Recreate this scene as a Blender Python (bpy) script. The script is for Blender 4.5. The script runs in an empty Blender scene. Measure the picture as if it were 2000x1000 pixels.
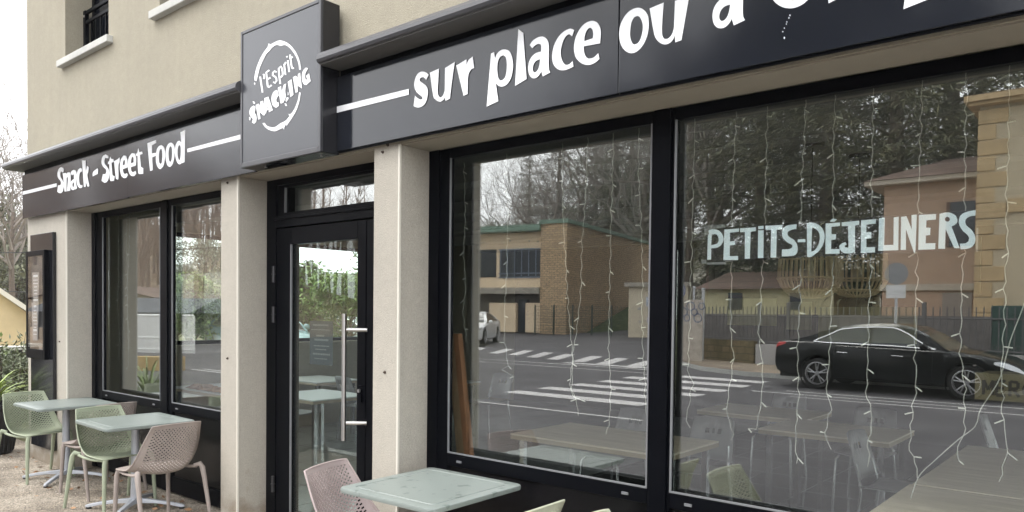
import bpy, bmesh, math, random
from mathutils import Vector, Matrix
from mathutils.geometry import tessellate_polygon
random.seed(7)
sc = bpy.context.scene
C = sc.collection
# ------------------------------------------------------------------ camera
F, PX, PY = 1480.0, 1000.0, 646.0            # focal length and principal point in a 2000 px wide frame
RX = Vector((0.76602598, 0.02473852, -0.6423334))     # world axes seen in the camera's frame
RY = Vector((0.64270955, -0.01184573, 0.76601835))
RZ = Vector((0.01134125, -0.99962377, -0.02497382))
CAM = Vector((0.0, -2.964, 1.66))
cam_d = bpy.data.cameras.new("camera")
cam = bpy.data.objects.new("camera", cam_d); C.objects.link(cam)
right = Vector((RX[0], RY[0], RZ[0])); down = Vector((RX[1], RY[1], RZ[1])); fwd = Vector((RX[2], RY[2], RZ[2]))
m = Matrix.Identity(4)
for i in range(3):
    m[i][0] = right[i]; m[i][1] = -down[i]; m[i][2] = -fwd[i]; m[i][3] = CAM[i]
cam.matrix_world = m
cam_d.sensor_width = 36.0; cam_d.lens = F / 2000.0 * 36.0
cam_d.shift_y = (PY - 500.0) / 2000.0
cam_d.clip_start = 0.05; cam_d.clip_end = 2000.0
sc.camera = cam
# ------------------------------------------------------------------ sky, sun, exposure (flat overcast morning)
SUN_ELEV, SUN_ROT = math.radians(58), math.radians(222)
w = bpy.data.worlds.new("World"); sc.world = w; w.use_nodes = True
nt = w.node_tree; nt.nodes.clear()
sky = nt.nodes.new("ShaderNodeTexSky"); sky.sky_type = 'NISHITA'; sky.sun_disc = False
sky.sun_elevation = SUN_ELEV; sky.sun_rotation = SUN_ROT
sky.air_density = 1.0; sky.dust_density = 6.0; sky.ozone_density = 1.0
hsv = nt.nodes.new("ShaderNodeHueSaturation"); hsv.inputs['Saturation'].default_value = 0.18
cl = nt.nodes.new("ShaderNodeMixRGB"); cl.inputs[0].default_value = 0.72; cl.inputs[2].default_value = (9.6, 9.7, 9.9, 1)   # even cloud deck
bg = nt.nodes.new("ShaderNodeBackground"); bg.inputs[1].default_value = 0.15
wo = nt.nodes.new("ShaderNodeOutputWorld")
nt.links.new(sky.outputs[0], hsv.inputs['Color']); nt.links.new(hsv.outputs[0], cl.inputs[1])
nt.links.new(cl.outputs[0], bg.inputs[0]); nt.links.new(bg.outputs[0], wo.inputs[0])
sd = bpy.data.lights.new("sun", 'SUN'); sd.energy = 0.6; sd.angle = math.radians(25); sd.color = (1.0, 0.95, 0.88)
sun = bpy.data.objects.new("sun", sd); C.objects.link(sun)
# light comes from in front of the facade, a little to the left of the photographer
sdir = Vector((-math.sin(SUN_ROT) * -1 * math.cos(SUN_ELEV), math.cos(SUN_ROT) * math.cos(SUN_ELEV), math.sin(SUN_ELEV)))
sun.rotation_euler = sdir.to_track_quat('Z', 'Y').to_euler()
vs = sc.view_settings
vs.view_transform = 'Standard'; vs.look = 'None'; vs.exposure = 1.35; vs.gamma = 1.0; vs.use_curve_mapping = False
cy = sc.cycles
cy.max_bounces = 10; cy.diffuse_bounces = 4; cy.glossy_bounces = 5; cy.transmission_bounces = 6; cy.transparent_max_bounces = 24
cy.use_denoising = True; cy.sample_clamp_indirect = 8.0
# ------------------------------------------------------------------ picture-to-place helpers
GL = 0.345                                      # plane of the shop glass (outer face)
def ray(u, v):
    c = Vector((u - PX, v - PY, F))
    return Vector((RX.dot(c), RY.dot(c), RZ.dot(c)))
def hit(u, v, ax, val):
    r = ray(u, v); t = (val - CAM[ax]) / r[ax]
    return CAM + r * t
def gz(y): return 0.02 * max(0.0, -y - 12.0)   # the street climbs gently away from the shop
def rg(u, v):                                  # real place on the street of something seen mirrored in the glass
    z = 0.0
    for i in range(60):
        h = hit(u, v, 2, z); y = 2 * GL - h[1]; z = .5 * z + .5 * gz(y)
    return Vector((h[0], y, z))
def rv(u, v, y):                               # same, on the upright plane y
    h = hit(u, v, 1, 2 * GL - y); return Vector((h[0], y, h[2]))
def zat(v, u, x, y):                           # height at pixel v for a mirrored thing standing at x, y
    X = Vector((x, 2 * GL - y, 0.0)) - CAM; d = X.dot(fwd)
    best = 0.0
    lo, hi = -5.0, 60.0
    for i in range(50):
        mid = (lo + hi) / 2; P = Vector((x, 2 * GL - y, mid)) - CAM
        pv = PY + F * P.dot(down) / P.dot(fwd)
        if pv > v: lo = mid
        else: hi = mid
    return lo
def along(u, v, d):                            # point straight ahead at pixel u, v and d metres of ground distance
    r = ray(u, v); return CAM + r * (d / math.hypot(r[0], r[1]))
# ------------------------------------------------------------------ materials
MATS = {}
def M(name, col, rough=0.6, metal=0.0, spec=0.5, var=0.0, vs_=3.0, bump=0.0, bs=60.0, coat=0.0, col2=None, island=0.0, sub=None, coords='Object'):
    if name in MATS: return MATS[name]
    mt = bpy.data.materials.new(name); mt.use_nodes = True
    n = mt.node_tree.nodes; l = mt.node_tree.links
    b = n["Principled BSDF"]
    b.inputs['Roughness'].default_value = rough; b.inputs['Metallic'].default_value = metal
    b.inputs['Specular IOR Level'].default_value = spec; b.inputs['Coat Weight'].default_value = coat
    b.inputs['Base Color'].default_value = (*col, 1)
    tc = n.new("ShaderNodeTexCoord")
    if var or col2:
        no = n.new("ShaderNodeTexNoise"); no.inputs['Scale'].default_value = vs_; no.inputs['Detail'].default_value = 6.0; no.inputs['Roughness'].default_value = 0.62
        l.new(tc.outputs[coords], no.inputs['Vector'])
        rp = n.new("ShaderNodeValToRGB"); rp.color_ramp.elements[0].position = 0.3; rp.color_ramp.elements[1].position = 0.72
        c2 = col2 or tuple(min(1, c * (1 + var)) for c in col); c1 = col if col2 else tuple(c * (1 - var) for c in col)
        rp.color_ramp.elements[0].color = (*c1, 1); rp.color_ramp.elements[1].color = (*c2, 1)
        l.new(no.outputs[0], rp.inputs[0]); out = rp.outputs[0]
        if island:
            g = n.new("ShaderNodeNewGeometry"); mr = n.new("ShaderNodeMapRange"); mr.inputs[3].default_value = 1 - island; mr.inputs[4].default_value = 1 + island
            l.new(g.outputs['Random Per Island'], mr.inputs[0])
            mx = n.new("ShaderNodeMixRGB"); mx.blend_type = 'MULTIPLY'; mx.inputs[0].default_value = 1
            l.new(out, mx.inputs[1]); l.new(mr.outputs[0], mx.inputs[2]); out = mx.outputs[0]
        l.new(out, b.inputs['Base Color'])
        if rough > 0.08:
            mr2 = n.new("ShaderNodeMapRange"); mr2.inputs[3].default_value = rough * 0.8; mr2.inputs[4].default_value = min(1, rough * 1.2)
            l.new(no.outputs[0], mr2.inputs[0]); l.new(mr2.outputs[0], b.inputs['Roughness'])
    if bump:
        n2 = n.new("ShaderNodeTexNoise"); n2.inputs['Scale'].default_value = bs; n2.inputs['Detail'].default_value = 4.0
        l.new(tc.outputs[coords], n2.inputs['Vector'])
        bp = n.new("ShaderNodeBump"); bp.inputs['Strength'].default_value = bump; bp.inputs['Distance'].default_value = 0.02
        l.new(n2.outputs[0], bp.inputs['Height']); l.new(bp.outputs[0], b.inputs['Normal'])
    MATS[name] = mt
    return mt
def nodes_of(mt): return mt.node_tree.nodes, mt.node_tree.links, mt.node_tree.nodes["Principled BSDF"]
def glass(name, f0, tint, rough=0.0):          # coated pane: Schlick mirror over clear transmission, on both faces of the pane
    mt = bpy.data.materials.new(name); mt.use_nodes = True
    n = mt.node_tree.nodes; l = mt.node_tree.links; n.clear()
    o = n.new("ShaderNodeOutputMaterial"); mx = n.new("ShaderNodeMixShader"); t = n.new("ShaderNodeBsdfTransparent"); g = n.new("ShaderNodeBsdfGlossy")
    lw = n.new("ShaderNodeLayerWeight"); lw.inputs['Blend'].default_value = .5
    pw = n.new("ShaderNodeMath"); pw.operation = 'POWER'; pw.inputs[1].default_value = 5.0
    mr = n.new("ShaderNodeMapRange"); mr.inputs[3].default_value = f0; mr.inputs[4].default_value = 1.0
    t.inputs[0].default_value = (*tint, 1); g.inputs['Roughness'].default_value = rough; g.inputs[0].default_value = (.97, .98, .97, 1)
    l.new(lw.outputs['Facing'], pw.inputs[0]); l.new(pw.outputs[0], mr.inputs[0])
    l.new(mr.outputs[0], mx.inputs[0]); l.new(t.outputs[0], mx.inputs[1]); l.new(g.outputs[0], mx.inputs[2]); l.new(mx.outputs[0], o.inputs[0])
    MATS[name] = mt
    return mt
def stone(name, c1, c2, mortar, sx, sz, rough=0.9, bw=0.5, rh=0.25):
    mt = bpy.data.materials.new(name); mt.use_nodes = True
    n, l, b = nodes_of(mt); b.inputs['Roughness'].default_value = rough
    tc = n.new("ShaderNodeTexCoord"); mp = n.new("ShaderNodeMapping"); mp.inputs['Rotation'].default_value = (math.radians(90), 0, 0)
    sep = n.new("ShaderNodeSeparateXYZ"); cmb = n.new("ShaderNodeCombineXYZ"); ad = n.new("ShaderNodeMath")
    l.new(tc.outputs['Object'], sep.inputs[0]); l.new(sep.outputs[0], ad.inputs[0]); l.new(sep.outputs[1], ad.inputs[1])
    l.new(ad.outputs[0], cmb.inputs[0]); l.new(sep.outputs[2], cmb.inputs[1])
    nz = n.new("ShaderNodeTexNoise"); nz.inputs['Scale'].default_value = 1.3; l.new(tc.outputs['Object'], nz.inputs['Vector'])
    vm = n.new("ShaderNodeVectorMath"); vm.operation = 'MULTIPLY_ADD'; vm.inputs[1].default_value = (.12, .12, .12)
    l.new(nz.outputs[1], vm.inputs[0]); l.new(cmb.outputs[0], vm.inputs[2])
    br = n.new("ShaderNodeTexBrick"); br.inputs['Scale'].default_value = 1.0; br.inputs['Brick Width'].default_value = bw; br.inputs['Row Height'].default_value = rh
    br.inputs['Mortar Size'].default_value = 0.018; br.inputs['Color1'].default_value = (*c1, 1); br.inputs['Color2'].default_value = (*c2, 1); br.inputs['Mortar'].default_value = (*mortar, 1)
    l.new(vm.outputs[0], br.inputs['Vector'])
    n3 = n.new("ShaderNodeTexNoise"); n3.inputs['Scale'].default_value = 6; n3.inputs['Detail'].default_value = 8; l.new(tc.outputs['Object'], n3.inputs['Vector'])
    mr = n.new("ShaderNodeMapRange"); mr.inputs[3].default_value = .5; mr.inputs[4].default_value = 1.35; l.new(n3.outputs[0], mr.inputs[0])
    mx = n.new("ShaderNodeMixRGB"); mx.blend_type = 'MULTIPLY'; mx.inputs[0].default_value = 1; l.new(br.outputs[0], mx.inputs[1]); l.new(mr.outputs[0], mx.inputs[2])
    l.new(mx.outputs[0], b.inputs['Base Color'])
    MATS[name] = mt
    return mt
# ------------------------------------------------------------------ mesh helpers
class MB:
    def __init__(s): s.v = []; s.f = []; s.m = []; s.cur = 0
    def q(s, *pts):
        i = len(s.v); s.v += [tuple(p) for p in pts]; s.f.append(tuple(range(i, i + len(pts)))); s.m.append(s.cur)
    def box(s, x0, x1, y0, y1, z0, z1):
        i = len(s.v)
        s.v += [(x0, y0, z0), (x1, y0, z0), (x1, y1, z0), (x0, y1, z0), (x0, y0, z1), (x1, y0, z1), (x1, y1, z1), (x0, y1, z1)]
        for f in ((0, 3, 2, 1), (4, 5, 6, 7), (0, 1, 5, 4), (1, 2, 6, 5), (2, 3, 7, 6), (3, 0, 4, 7)):
            s.f.append(tuple(i + k for k in f)); s.m.append(s.cur)
        return s
    def obox(s, c, ux, hx, hy, z0, z1):        # upright box, centre c, long axis ux (2-D), half sizes
        uy = (-ux[1], ux[0]); P = []
        for z in (z0, z1):
            for a, b in ((-1, -1), (1, -1), (1, 1), (-1, 1)):
                P.append((c[0] + a * hx * ux[0] + b * hy * uy[0], c[1] + a * hx * ux[1] + b * hy * uy[1], z))
        i = len(s.v); s.v += P
        for f in ((0, 3, 2, 1), (4, 5, 6, 7), (0, 1, 5, 4), (1, 2, 6, 5), (2, 3, 7, 6), (3, 0, 4, 7)):
            s.f.append(tuple(i + k for k in f)); s.m.append(s.cur)
        return s
    def tube(s, pts, r, n=8, cap=True, flat=None):
        pts = [Vector(p) for p in pts]; rs = r if isinstance(r, (list, tuple)) else [r] * len(pts)
        ring0 = len(s.v); prev = None
        for k, p in enumerate(pts):
            d = (pts[min(k + 1, len(pts) - 1)] - pts[max(k - 1, 0)])
            if d.length < 1e-9: d = Vector((0, 0, 1))
            d.normalize()
            if prev is None: a = d.orthogonal().normalized()
            else:
                a = prev - d * prev.dot(d)
                a = a.normalized() if a.length > 1e-6 else d.orthogonal().normalized()
            prev = a; b = d.cross(a)
            for j in range(n):
                t = 2 * math.pi * j / n
                s.v.append(tuple(p + (a * math.cos(t) + b * math.sin(t)) * rs[k]))
        for k in range(len(pts) - 1):
            for j in range(n):
                s.f.append((ring0 + k * n + j, ring0 + k * n + (j + 1) % n, ring0 + (k + 1) * n + (j + 1) % n, ring0 + (k + 1) * n + j)); s.m.append(s.cur)
        if cap:
            s.f.append(tuple(ring0 + j for j in reversed(range(n)))); s.m.append(s.cur)
            e = ring0 + (len(pts) - 1) * n
            s.f.append(tuple(e + j for j in range(n))); s.m.append(s.cur)
        return s
    def lathe(s, prof, c=(0, 0, 0), n=32, axis='Z', closed=False):
        i0 = len(s.v)
        for r, h in prof:
            for j in range(n):
                t = 2 * math.pi * j / n; a, b = r * math.cos(t), r * math.sin(t)
                if axis == 'Z': s.v.append((c[0] + a, c[1] + b, c[2] + h))
                elif axis == 'Y': s.v.append((c[0] + a, c[1] + h, c[2] + b))
                else: s.v.append((c[0] + h, c[1] + a, c[2] + b))
        for k in range(len(prof) - 1):
            for j in range(n):
                s.f.append((i0 + k * n + j, i0 + k * n + (j + 1) % n, i0 + (k + 1) * n + (j + 1) % n, i0 + (k + 1) * n + j)); s.m.append(s.cur)
        return s
    def prism(s, loops, to3, h0, h1):          # loops (outer + holes) in a plane, to3(a, b, h) -> point
        tris = tessellate_polygon([[Vector((a, b, 0)) for a, b in L] for L in loops])
        flat = [p for L in loops for p in L]; i0 = len(s.v); N = len(flat)
        for h in (h0, h1): s.v += [tuple(to3(a, b, h)) for a, b in flat]
        for t in tris:
            s.f.append(tuple(i0 + k for k in t)); s.m.append(s.cur); s.f.append(tuple(i0 + N + k for k in reversed(t))); s.m.append(s.cur)
        k = i0
        for L in loops:
            for j in range(len(L)):
                j2 = (j + 1) % len(L)
                s.f.append((k + j, k + j2, k + N + j2, k + N + j)); s.m.append(s.cur)
            k += len(L)
        return s
    def build(s, name, mat, parent=None, smooth=False, bevel=0.0, fix=True):
        off = Vector((0, 0, 0))
        if parent is not None:
            r = parent
            while r.parent: r = r.parent
            off = Vector(ORG.get(r.name, (0, 0, 0)))
        me = bpy.data.meshes.new(name)
        me.from_pydata([(v[0] - off[0], v[1] - off[1], v[2] - off[2]) for v in s.v], [], s.f)
        for mt in (mat if isinstance(mat, (list, tuple)) else [mat]): me.materials.append(mt)
        for p, k in zip(me.polygons, s.m): p.material_index = k
        if fix:
            bm = bmesh.new(); bm.from_mesh(me)
            if fix == 'weld': bmesh.ops.remove_doubles(bm, verts=bm.verts, dist=1e-5)
            bmesh.ops.recalc_face_normals(bm, faces=bm.faces); bm.to_mesh(me); bm.free()
        if smooth:
            for p in me.polygons: p.use_smooth = True
            if smooth != 'all':
                try: me.set_sharp_from_angle(angle=math.radians(40))
                except Exception: pass
        o = bpy.data.objects.new(name, me); C.objects.link(o)
        if parent is not None: o.parent = parent
        if bevel:
            b = o.modifiers.new("bevel", 'BEVEL'); b.width = bevel; b.segments = 2; b.limit_method = 'ANGLE'; b.angle_limit = math.radians(50); b.harden_normals = False
        return o
ORG = {}
def thing(name, label, cat, loc=(0, 0, 0), group=None, rz=0.0):
    o = bpy.data.objects.new(name, None); C.objects.link(o); o.empty_display_size = 0.2
    o.location = loc; o.rotation_euler = (0, 0, rz); o['label'] = label; o['category'] = cat
    if group: o['group'] = group
    ORG[o.name] = tuple(loc)
    return o
def tag(o, label, cat, group=None):
    o['label'] = label; o['category'] = cat
    if group: o['group'] = group
    return o
def struct(o): o['kind'] = 'structure'; return o
def stuff(o, label, cat): o['kind'] = 'stuff'; o['label'] = label; o['category'] = cat; return o
def dup(root, loc, rz, label, group=None, scale=None):
    def cp(o, par):
        c = o.copy(); C.objects.link(c)
        if par is not None: c.parent = par
        for ch in list(o.children): cp(ch, c)
        return c
    r = cp(root, None); r.location = loc; r.rotation_euler = (0, 0, rz); r['label'] = label
    if group: r['group'] = group
    if scale: r.scale = scale
    return r
def setmat(root, name, mat):                   # swap a material on a copied part (own mesh copy)
    for ch in root.children:
        if ch.name.split('.')[0] == name:
            ch.data = ch.data.copy(); ch.data.materials[0] = mat
        setmat(ch, name, mat)
# ================================================================== materials used by the place
def render_mat(name, col, splash):
    mt = M(name, col, .9, var=.06, vs_=1.1, bump=.45, bs=190)
    n, l, b = nodes_of(mt); tc = n.new("ShaderNodeTexCoord")      # grain of the render, faint rain streaks, splash dirt at the foot
    old = b.inputs['Base Color'].links[0].from_socket
    def mul(sock):
        mx = n.new("ShaderNodeMixRGB"); mx.blend_type = 'MULTIPLY'; mx.inputs[0].default_value = 1; l.new(old, mx.inputs[1]); l.new(sock, mx.inputs[2]); return mx.outputs[0]
    for sc3, lo_, hi_, det in (((95, 95, 95), .88, 1.10, 3), ((9, 9, .5), .965, 1.03, 6), ((.8, .8, 1.1), .93, 1.05, 6), ((22, 22, 22), .95, 1.04, 5)):
        mp = n.new("ShaderNodeMapping"); mp.inputs['Scale'].default_value = sc3; l.new(tc.outputs['Object'], mp.inputs[0])
        no = n.new("ShaderNodeTexNoise"); no.inputs['Scale'].default_value = 1.0; no.inputs['Detail'].default_value = det; l.new(mp.outputs[0], no.inputs['Vector'])
        mr = n.new("ShaderNodeMapRange"); mr.inputs[1].default_value = .25; mr.inputs[2].default_value = .75; mr.inputs[3].default_value = lo_; mr.inputs[4].default_value = hi_; l.new(no.outputs[0], mr.inputs[0]); old = mul(mr.outputs[0])
    if splash:
        no = n.new("ShaderNodeTexNoise"); no.inputs['Scale'].default_value = 5; no.inputs['Detail'].default_value = 8; l.new(tc.outputs['Object'], no.inputs['Vector'])
        sp = n.new("ShaderNodeSeparateXYZ"); l.new(tc.outputs['Object'], sp.inputs[0]); ad = n.new("ShaderNodeMath"); ad.operation = 'MULTIPLY_ADD'; ad.inputs[1].default_value = -.9; l.new(no.outputs[0], ad.inputs[0]); l.new(sp.outputs[2], ad.inputs[2])
        rp = n.new("ShaderNodeValToRGB"); rp.color_ramp.elements[0].position = 0; rp.color_ramp.elements[0].color = (.62, .56, .50, 1); rp.color_ramp.elements[1].position = .22; rp.color_ramp.elements[1].color = (1, 1, 1, 1)
        a2 = n.new("ShaderNodeMath"); a2.operation = 'ADD'; a2.inputs[1].default_value = .38; l.new(ad.outputs[0], a2.inputs[0]); l.new(a2.outputs[0], rp.inputs[0]); old = mul(rp.outputs[0])
    l.new(old, b.inputs['Base Color']); return mt
STUCCO = render_mat("render", (.37, .338, .262), False)
PILLAR = render_mat("pillar_concrete", (.43, .40, .345), True)
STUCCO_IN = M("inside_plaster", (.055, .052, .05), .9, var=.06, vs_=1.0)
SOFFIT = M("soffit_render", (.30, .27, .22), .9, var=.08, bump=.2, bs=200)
BEAD = M("corner_bead", (.62, .59, .52), .6)
ALU = M("black_aluminium", (.0022, .0026, .0042), .40, spec=.06, var=.15, vs_=9, bump=.03, bs=500)
ALU2 = M("black_panel", (.003, .003, .004), .22, spec=.18, var=.3, vs_=2.2)
GASKET = M("grey_gasket", (.16, .165, .175), .45)
FASCIA = M("fascia_paint", (.010, .012, .018), .10, spec=1.0, var=.12, vs_=1.6, bump=.02, bs=6)
BOXFACE = M("lightbox_paint", (.042, .045, .054), .26, spec=1.0, var=.08, vs_=1.2)
BOXFRAME = M("lightbox_frame", (.05, .051, .058), .32, spec=.5)
GUTTER = M("cornice_zinc", (.06, .06, .066), .36, spec=.5, var=.15, vs_=4)
GUTTER_U = M("cornice_underside", (.10, .098, .095), .7)
WHITE = M("white_lettering", (.84, .85, .87), .35)
SILL = M("sill_concrete", (.50, .50, .47), .8, var=.12, vs_=6)
STEEL = M("brushed_steel", (.62, .61, .60), .28, metal=1.0)
PANE = glass("shop_pane", .195, (.965, .985, .975))
PANE_SIDE = glass("side_pane", .05, (.95, .985, .965))
PANE_DOOR = glass("door_pane", .055, (.94, .985, .965))
PANE_DARK = M("upper_pane", (.012, .014, .02), .08, spec=.6)
def wall_grid(mb, xs, zs, y0, y1, open_, frame='xz'):
    """wall with rectangular openings; open_(x, z) is True inside an opening"""
    def P(a, t, z): return (a, t, z) if frame == 'xz' else (t, a, z)
    nx, nz = len(xs) - 1, len(zs) - 1
    S = [[not open_((xs[i] + xs[i + 1]) / 2, (zs[k] + zs[k + 1]) / 2) for k in range(nz)] for i in range(nx)]
    for i in range(nx):
        for k in range(nz):
            if not S[i][k]: continue
            a, b, c, d = xs[i], xs[i + 1], zs[k], zs[k + 1]
            mb.q(P(a, y0, c), P(b, y0, c), P(b, y0, d), P(a, y0, d)); mb.q(P(b, y1, c), P(a, y1, c), P(a, y1, d), P(b, y1, d))
            if i == 0 or not S[i - 1][k]: mb.q(P(a, y1, c), P(a, y0, c), P(a, y0, d), P(a, y1, d))
            if i == nx - 1 or not S[i + 1][k]: mb.q(P(b, y0, c), P(b, y1, c), P(b, y1, d), P(b, y0, d))
            if k == 0 or not S[i][k - 1]: mb.q(P(a, y1, c), P(b, y1, c), P(b, y0, c), P(a, y0, c))
            if k == nz - 1 or not S[i][k + 1]: mb.q(P(a, y0, d), P(b, y0, d), P(b, y1, d), P(a, y1, d))
# ================================================================== the shop building
WL, WR = -9.43, 5.2          # ends of the facade
shop = thing("shop_building", "beige rendered corner shop building with large black-framed windows", "building", (-2.1, 0.2, 0))
OPN = [(-8.335, -5.346, 0, 2.63), (-5.11, -3.578, 0, 2.63), (-3.35, 1.25, 0, 2.63),
       (-8.35, -7.33, 4.12, 5.55), (-6.335, -5.32, 4.12, 5.55), (-3.2, -2.2, 4.12, 5.55), (-1.0, 0.0, 4.12, 5.55), (2.6, 3.6, 4.12, 5.55), (2.3, 4.2, .9, 2.4)]
xs = sorted({WL, WR} | {o[0] for o in OPN} | {o[1] for o in OPN}); zs = sorted({0, 6.5} | {o[2] for o in OPN} | {o[3] for o in OPN})
def opened(x, z): return any(o[0] < x < o[1] and o[2] < z < o[3] for o in OPN)
for a, b_ in ((WL, -8.335), (-5.346, -5.11), (-3.578, -3.35), (1.25, WR)):
    mb = MB(); wall_grid(mb, [x for x in xs if a <= x <= b_], [z for z in zs if z <= 2.63], 0.0, 0.36, opened); mb.build("pillar", PILLAR, shop)
mb = MB(); wall_grid(mb, xs, [z for z in zs if z >= 2.63], 0.0, 0.36, opened); mb.build("upper_wall", STUCCO, shop)
# side wall with its own glazing looking onto the garden
SIDE = [(1.45, 2.95, 1.2, 2.6), (3.05, 5.2, 1.2, 2.6)]
ys = sorted({.36, 8.2} | {o[0] for o in SIDE} | {o[1] for o in SIDE}); zz = sorted({0, 6.5} | {o[2] for o in SIDE} | {o[3] for o in SIDE})
mb = MB(); wall_grid(mb, ys, zz, WL, WL + .3, lambda y, z: any(o[0] < y < o[1] and o[2] < z < o[3] for o in SIDE), 'yz'); mb.build("side_wall", STUCCO, shop)
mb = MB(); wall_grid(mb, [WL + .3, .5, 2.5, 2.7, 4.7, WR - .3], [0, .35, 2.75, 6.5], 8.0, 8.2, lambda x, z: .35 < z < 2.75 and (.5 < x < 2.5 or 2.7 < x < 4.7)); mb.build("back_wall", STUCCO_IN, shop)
for x0 in (.5, 2.7):  # unseen windows, added to bring daylight onto the inside tables
    mb = MB()
    for a, b_, c, d in ((x0, x0 + .07, .35, 2.75), (x0 + 1.93, x0 + 2, .35, 2.75), (x0 + .07, x0 + 1.93, .35, .42), (x0 + .07, x0 + 1.93, 2.68, 2.75)): mb.box(a, b_, 8.07, 8.14, c, d)
    ew = mb.build("added_back_window", ALU, shop); mb = MB(); mb.box(x0 + .07, x0 + 1.93, 8.10, 8.105, .42, 2.68); mb.build("pane", PANE_SIDE, ew)
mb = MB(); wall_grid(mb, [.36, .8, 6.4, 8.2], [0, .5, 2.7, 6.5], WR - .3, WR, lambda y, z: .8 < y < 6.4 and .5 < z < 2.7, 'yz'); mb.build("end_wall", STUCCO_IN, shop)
mb = MB()
for y0, y1, z0, z1 in ((.8, .87, .5, 2.7), (6.33, 6.4, .5, 2.7), (3.55, 3.65, .57, 2.63), (.87, 6.33, .5, .57), (.87, 6.33, 2.63, 2.7)): mb.box(WR - .2, WR - .12, y0, y1, z0, z1)
ew = mb.build("added_end_window", ALU, shop); mb = MB(); mb.box(WR - .165, WR - .16, .87, 6.33, .57, 2.63); mb.build("pane", PANE_SIDE, ew)  # added glazing out of view, lets more light into the dining room
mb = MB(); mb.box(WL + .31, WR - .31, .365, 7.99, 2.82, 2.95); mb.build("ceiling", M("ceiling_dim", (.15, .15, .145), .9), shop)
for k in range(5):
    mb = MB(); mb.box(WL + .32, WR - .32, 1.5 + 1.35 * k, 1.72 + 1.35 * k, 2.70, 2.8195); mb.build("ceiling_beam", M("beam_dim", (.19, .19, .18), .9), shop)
TILE = M("tile_floor", (.10, .107, .105), .12, var=.12, vs_=3)
mb = MB(); mb.box(-4.3, WR - .31, .33, 7.99, -.1, .012); mb.build("tiled_floor", TILE, shop)
mb = MB(); mb.box(WL + .31, -4.302, .33, 7.99, -.1, .012); mb.build("daylight_toned_floor", M("daylight_toned_tile", (.36, .385, .38), .14, var=.1, vs_=3), shop)  # floor by the door, colour paled to stand in for side-window daylight
tl = MB()
for i in range(24): tl.box(WL + .4 + i * .6, WL + .406 + i * .6, .40, 7.9, .0125, .0135)
for j in range(12): tl.box(WL + .32, WR - .32, .6 + j * .6, .606 + j * .6, .014, .015)
tl.build("tile_joint", M("joint", (.075, .078, .077), .9), shop)
ROOFM = stone("roof_tile", (.15, .105, .08), (.20, .13, .10), (.09, .06, .05), 1, 1, bw=.3, rh=.32)
mb = MB(); A = (WL - .4, -.45, 6.5); 
mb.q((WL - .4, -.45, 6.52), (WR + .4, -.45, 6.52), (WR - 2, 4, 8.6), (WL + 2.5, 4, 8.6)); mb.q((WR + .4, 8.6, 6.52), (WL - .4, 8.6, 6.52), (WL + 2.5, 4, 8.6), (WR - 2, 4, 8.6))
mb.q((WL - .4, 8.6, 6.52), (WL - .4, -.45, 6.52), (WL + 2.5, 4, 8.6)); mb.q((WR + .4, -.45, 6.52), (WR + .4, 8.6, 6.52), (WR - 2, 4, 8.6)); mb.q((WL - .4, -.45, 6.52), (WL - .4, 8.6, 6.52), (WR + .4, 8.6, 6.52), (WR + .4, -.45, 6.52))
mb.build("roof", ROOFM, shop)
# metal corner beads on the pillars
for x in (-8.335, -5.11, -3.35):
    s = -1
    mb = MB(); mb.box(x - .012, x + .0015, -.0025, -.0005, .02, 2.625); mb.box(x + .0005, x + .0025, -.0005, .011, .02, 2.625); mb.build("corner_bead", BEAD, shop)
# small screws left in the pillars
for u, v in ((445, 700), (752, 727), (445, 357), (748, 297), (117, 667), (758, 283)):
    p = hit(u, v, 1, 0); mb = MB(); mb.lathe([(.001, -.012), (.006, -.011), (.006, -.002), (.010, -.001), (.010, 0)], (p[0], 0, p[2]), 10, 'Y'); mb.build("screw", M("rusty_screw", (.06, .04, .03), .7), shop, smooth=True)
# upper windows: sill, frame, guard rail
for i, o in enumerate(OPN[3:8]):
    mb = MB(); mb.box(o[0] - .085, o[1] + .09, -.055, .2, 4.055, 4.12); mb.build("window_sill", SILL, shop, bevel=.006)
    mb = MB(); a, b = o[0], o[1]
    for x0, x1, z0, z1 in ((a, a + .06, 4.12, 5.55), (b - .06, b, 4.12, 5.55), (a + .06, b - .06, 4.12, 4.19), (a + .06, b - .06, 5.48, 5.55), ((a + b) / 2 - .04, (a + b) / 2 + .04, 4.19, 5.48)): mb.box(x0, x1, .25, .31, z0, z1)
    fr = mb.build("window_frame", ALU, shop); mb = MB(); mb.box(a + .05, b - .05, .275, .283, 4.18, 5.49); mb.build("pane", PANE_DARK, fr)
    mb = MB(); 
    for z in (4.20, 4.52, 4.62): mb.box(a + .055, b - .055, .17, .195, z, z + .03)
    mb.box(a + .004, a + .055, .165, .20, 4.14, 4.655); mb.box(b - .055, b - .004, .165, .20, 4.14, 4.655)
    k = a + .16
    while k < b - .1: mb.box(k, k + .014, .176, .19, 4.23, 4.52); k += .115
    rl = mb.build("guard_rail", ALU, shop)
    for z in (4.18, 4.60):
        mb = MB(); mb.lathe([(.001, -.008), (.011, -.006), (.013, 0)], (a + .03, .165, z), 10, 'Y'); mb.build("bolt", STEEL, rl)
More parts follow.
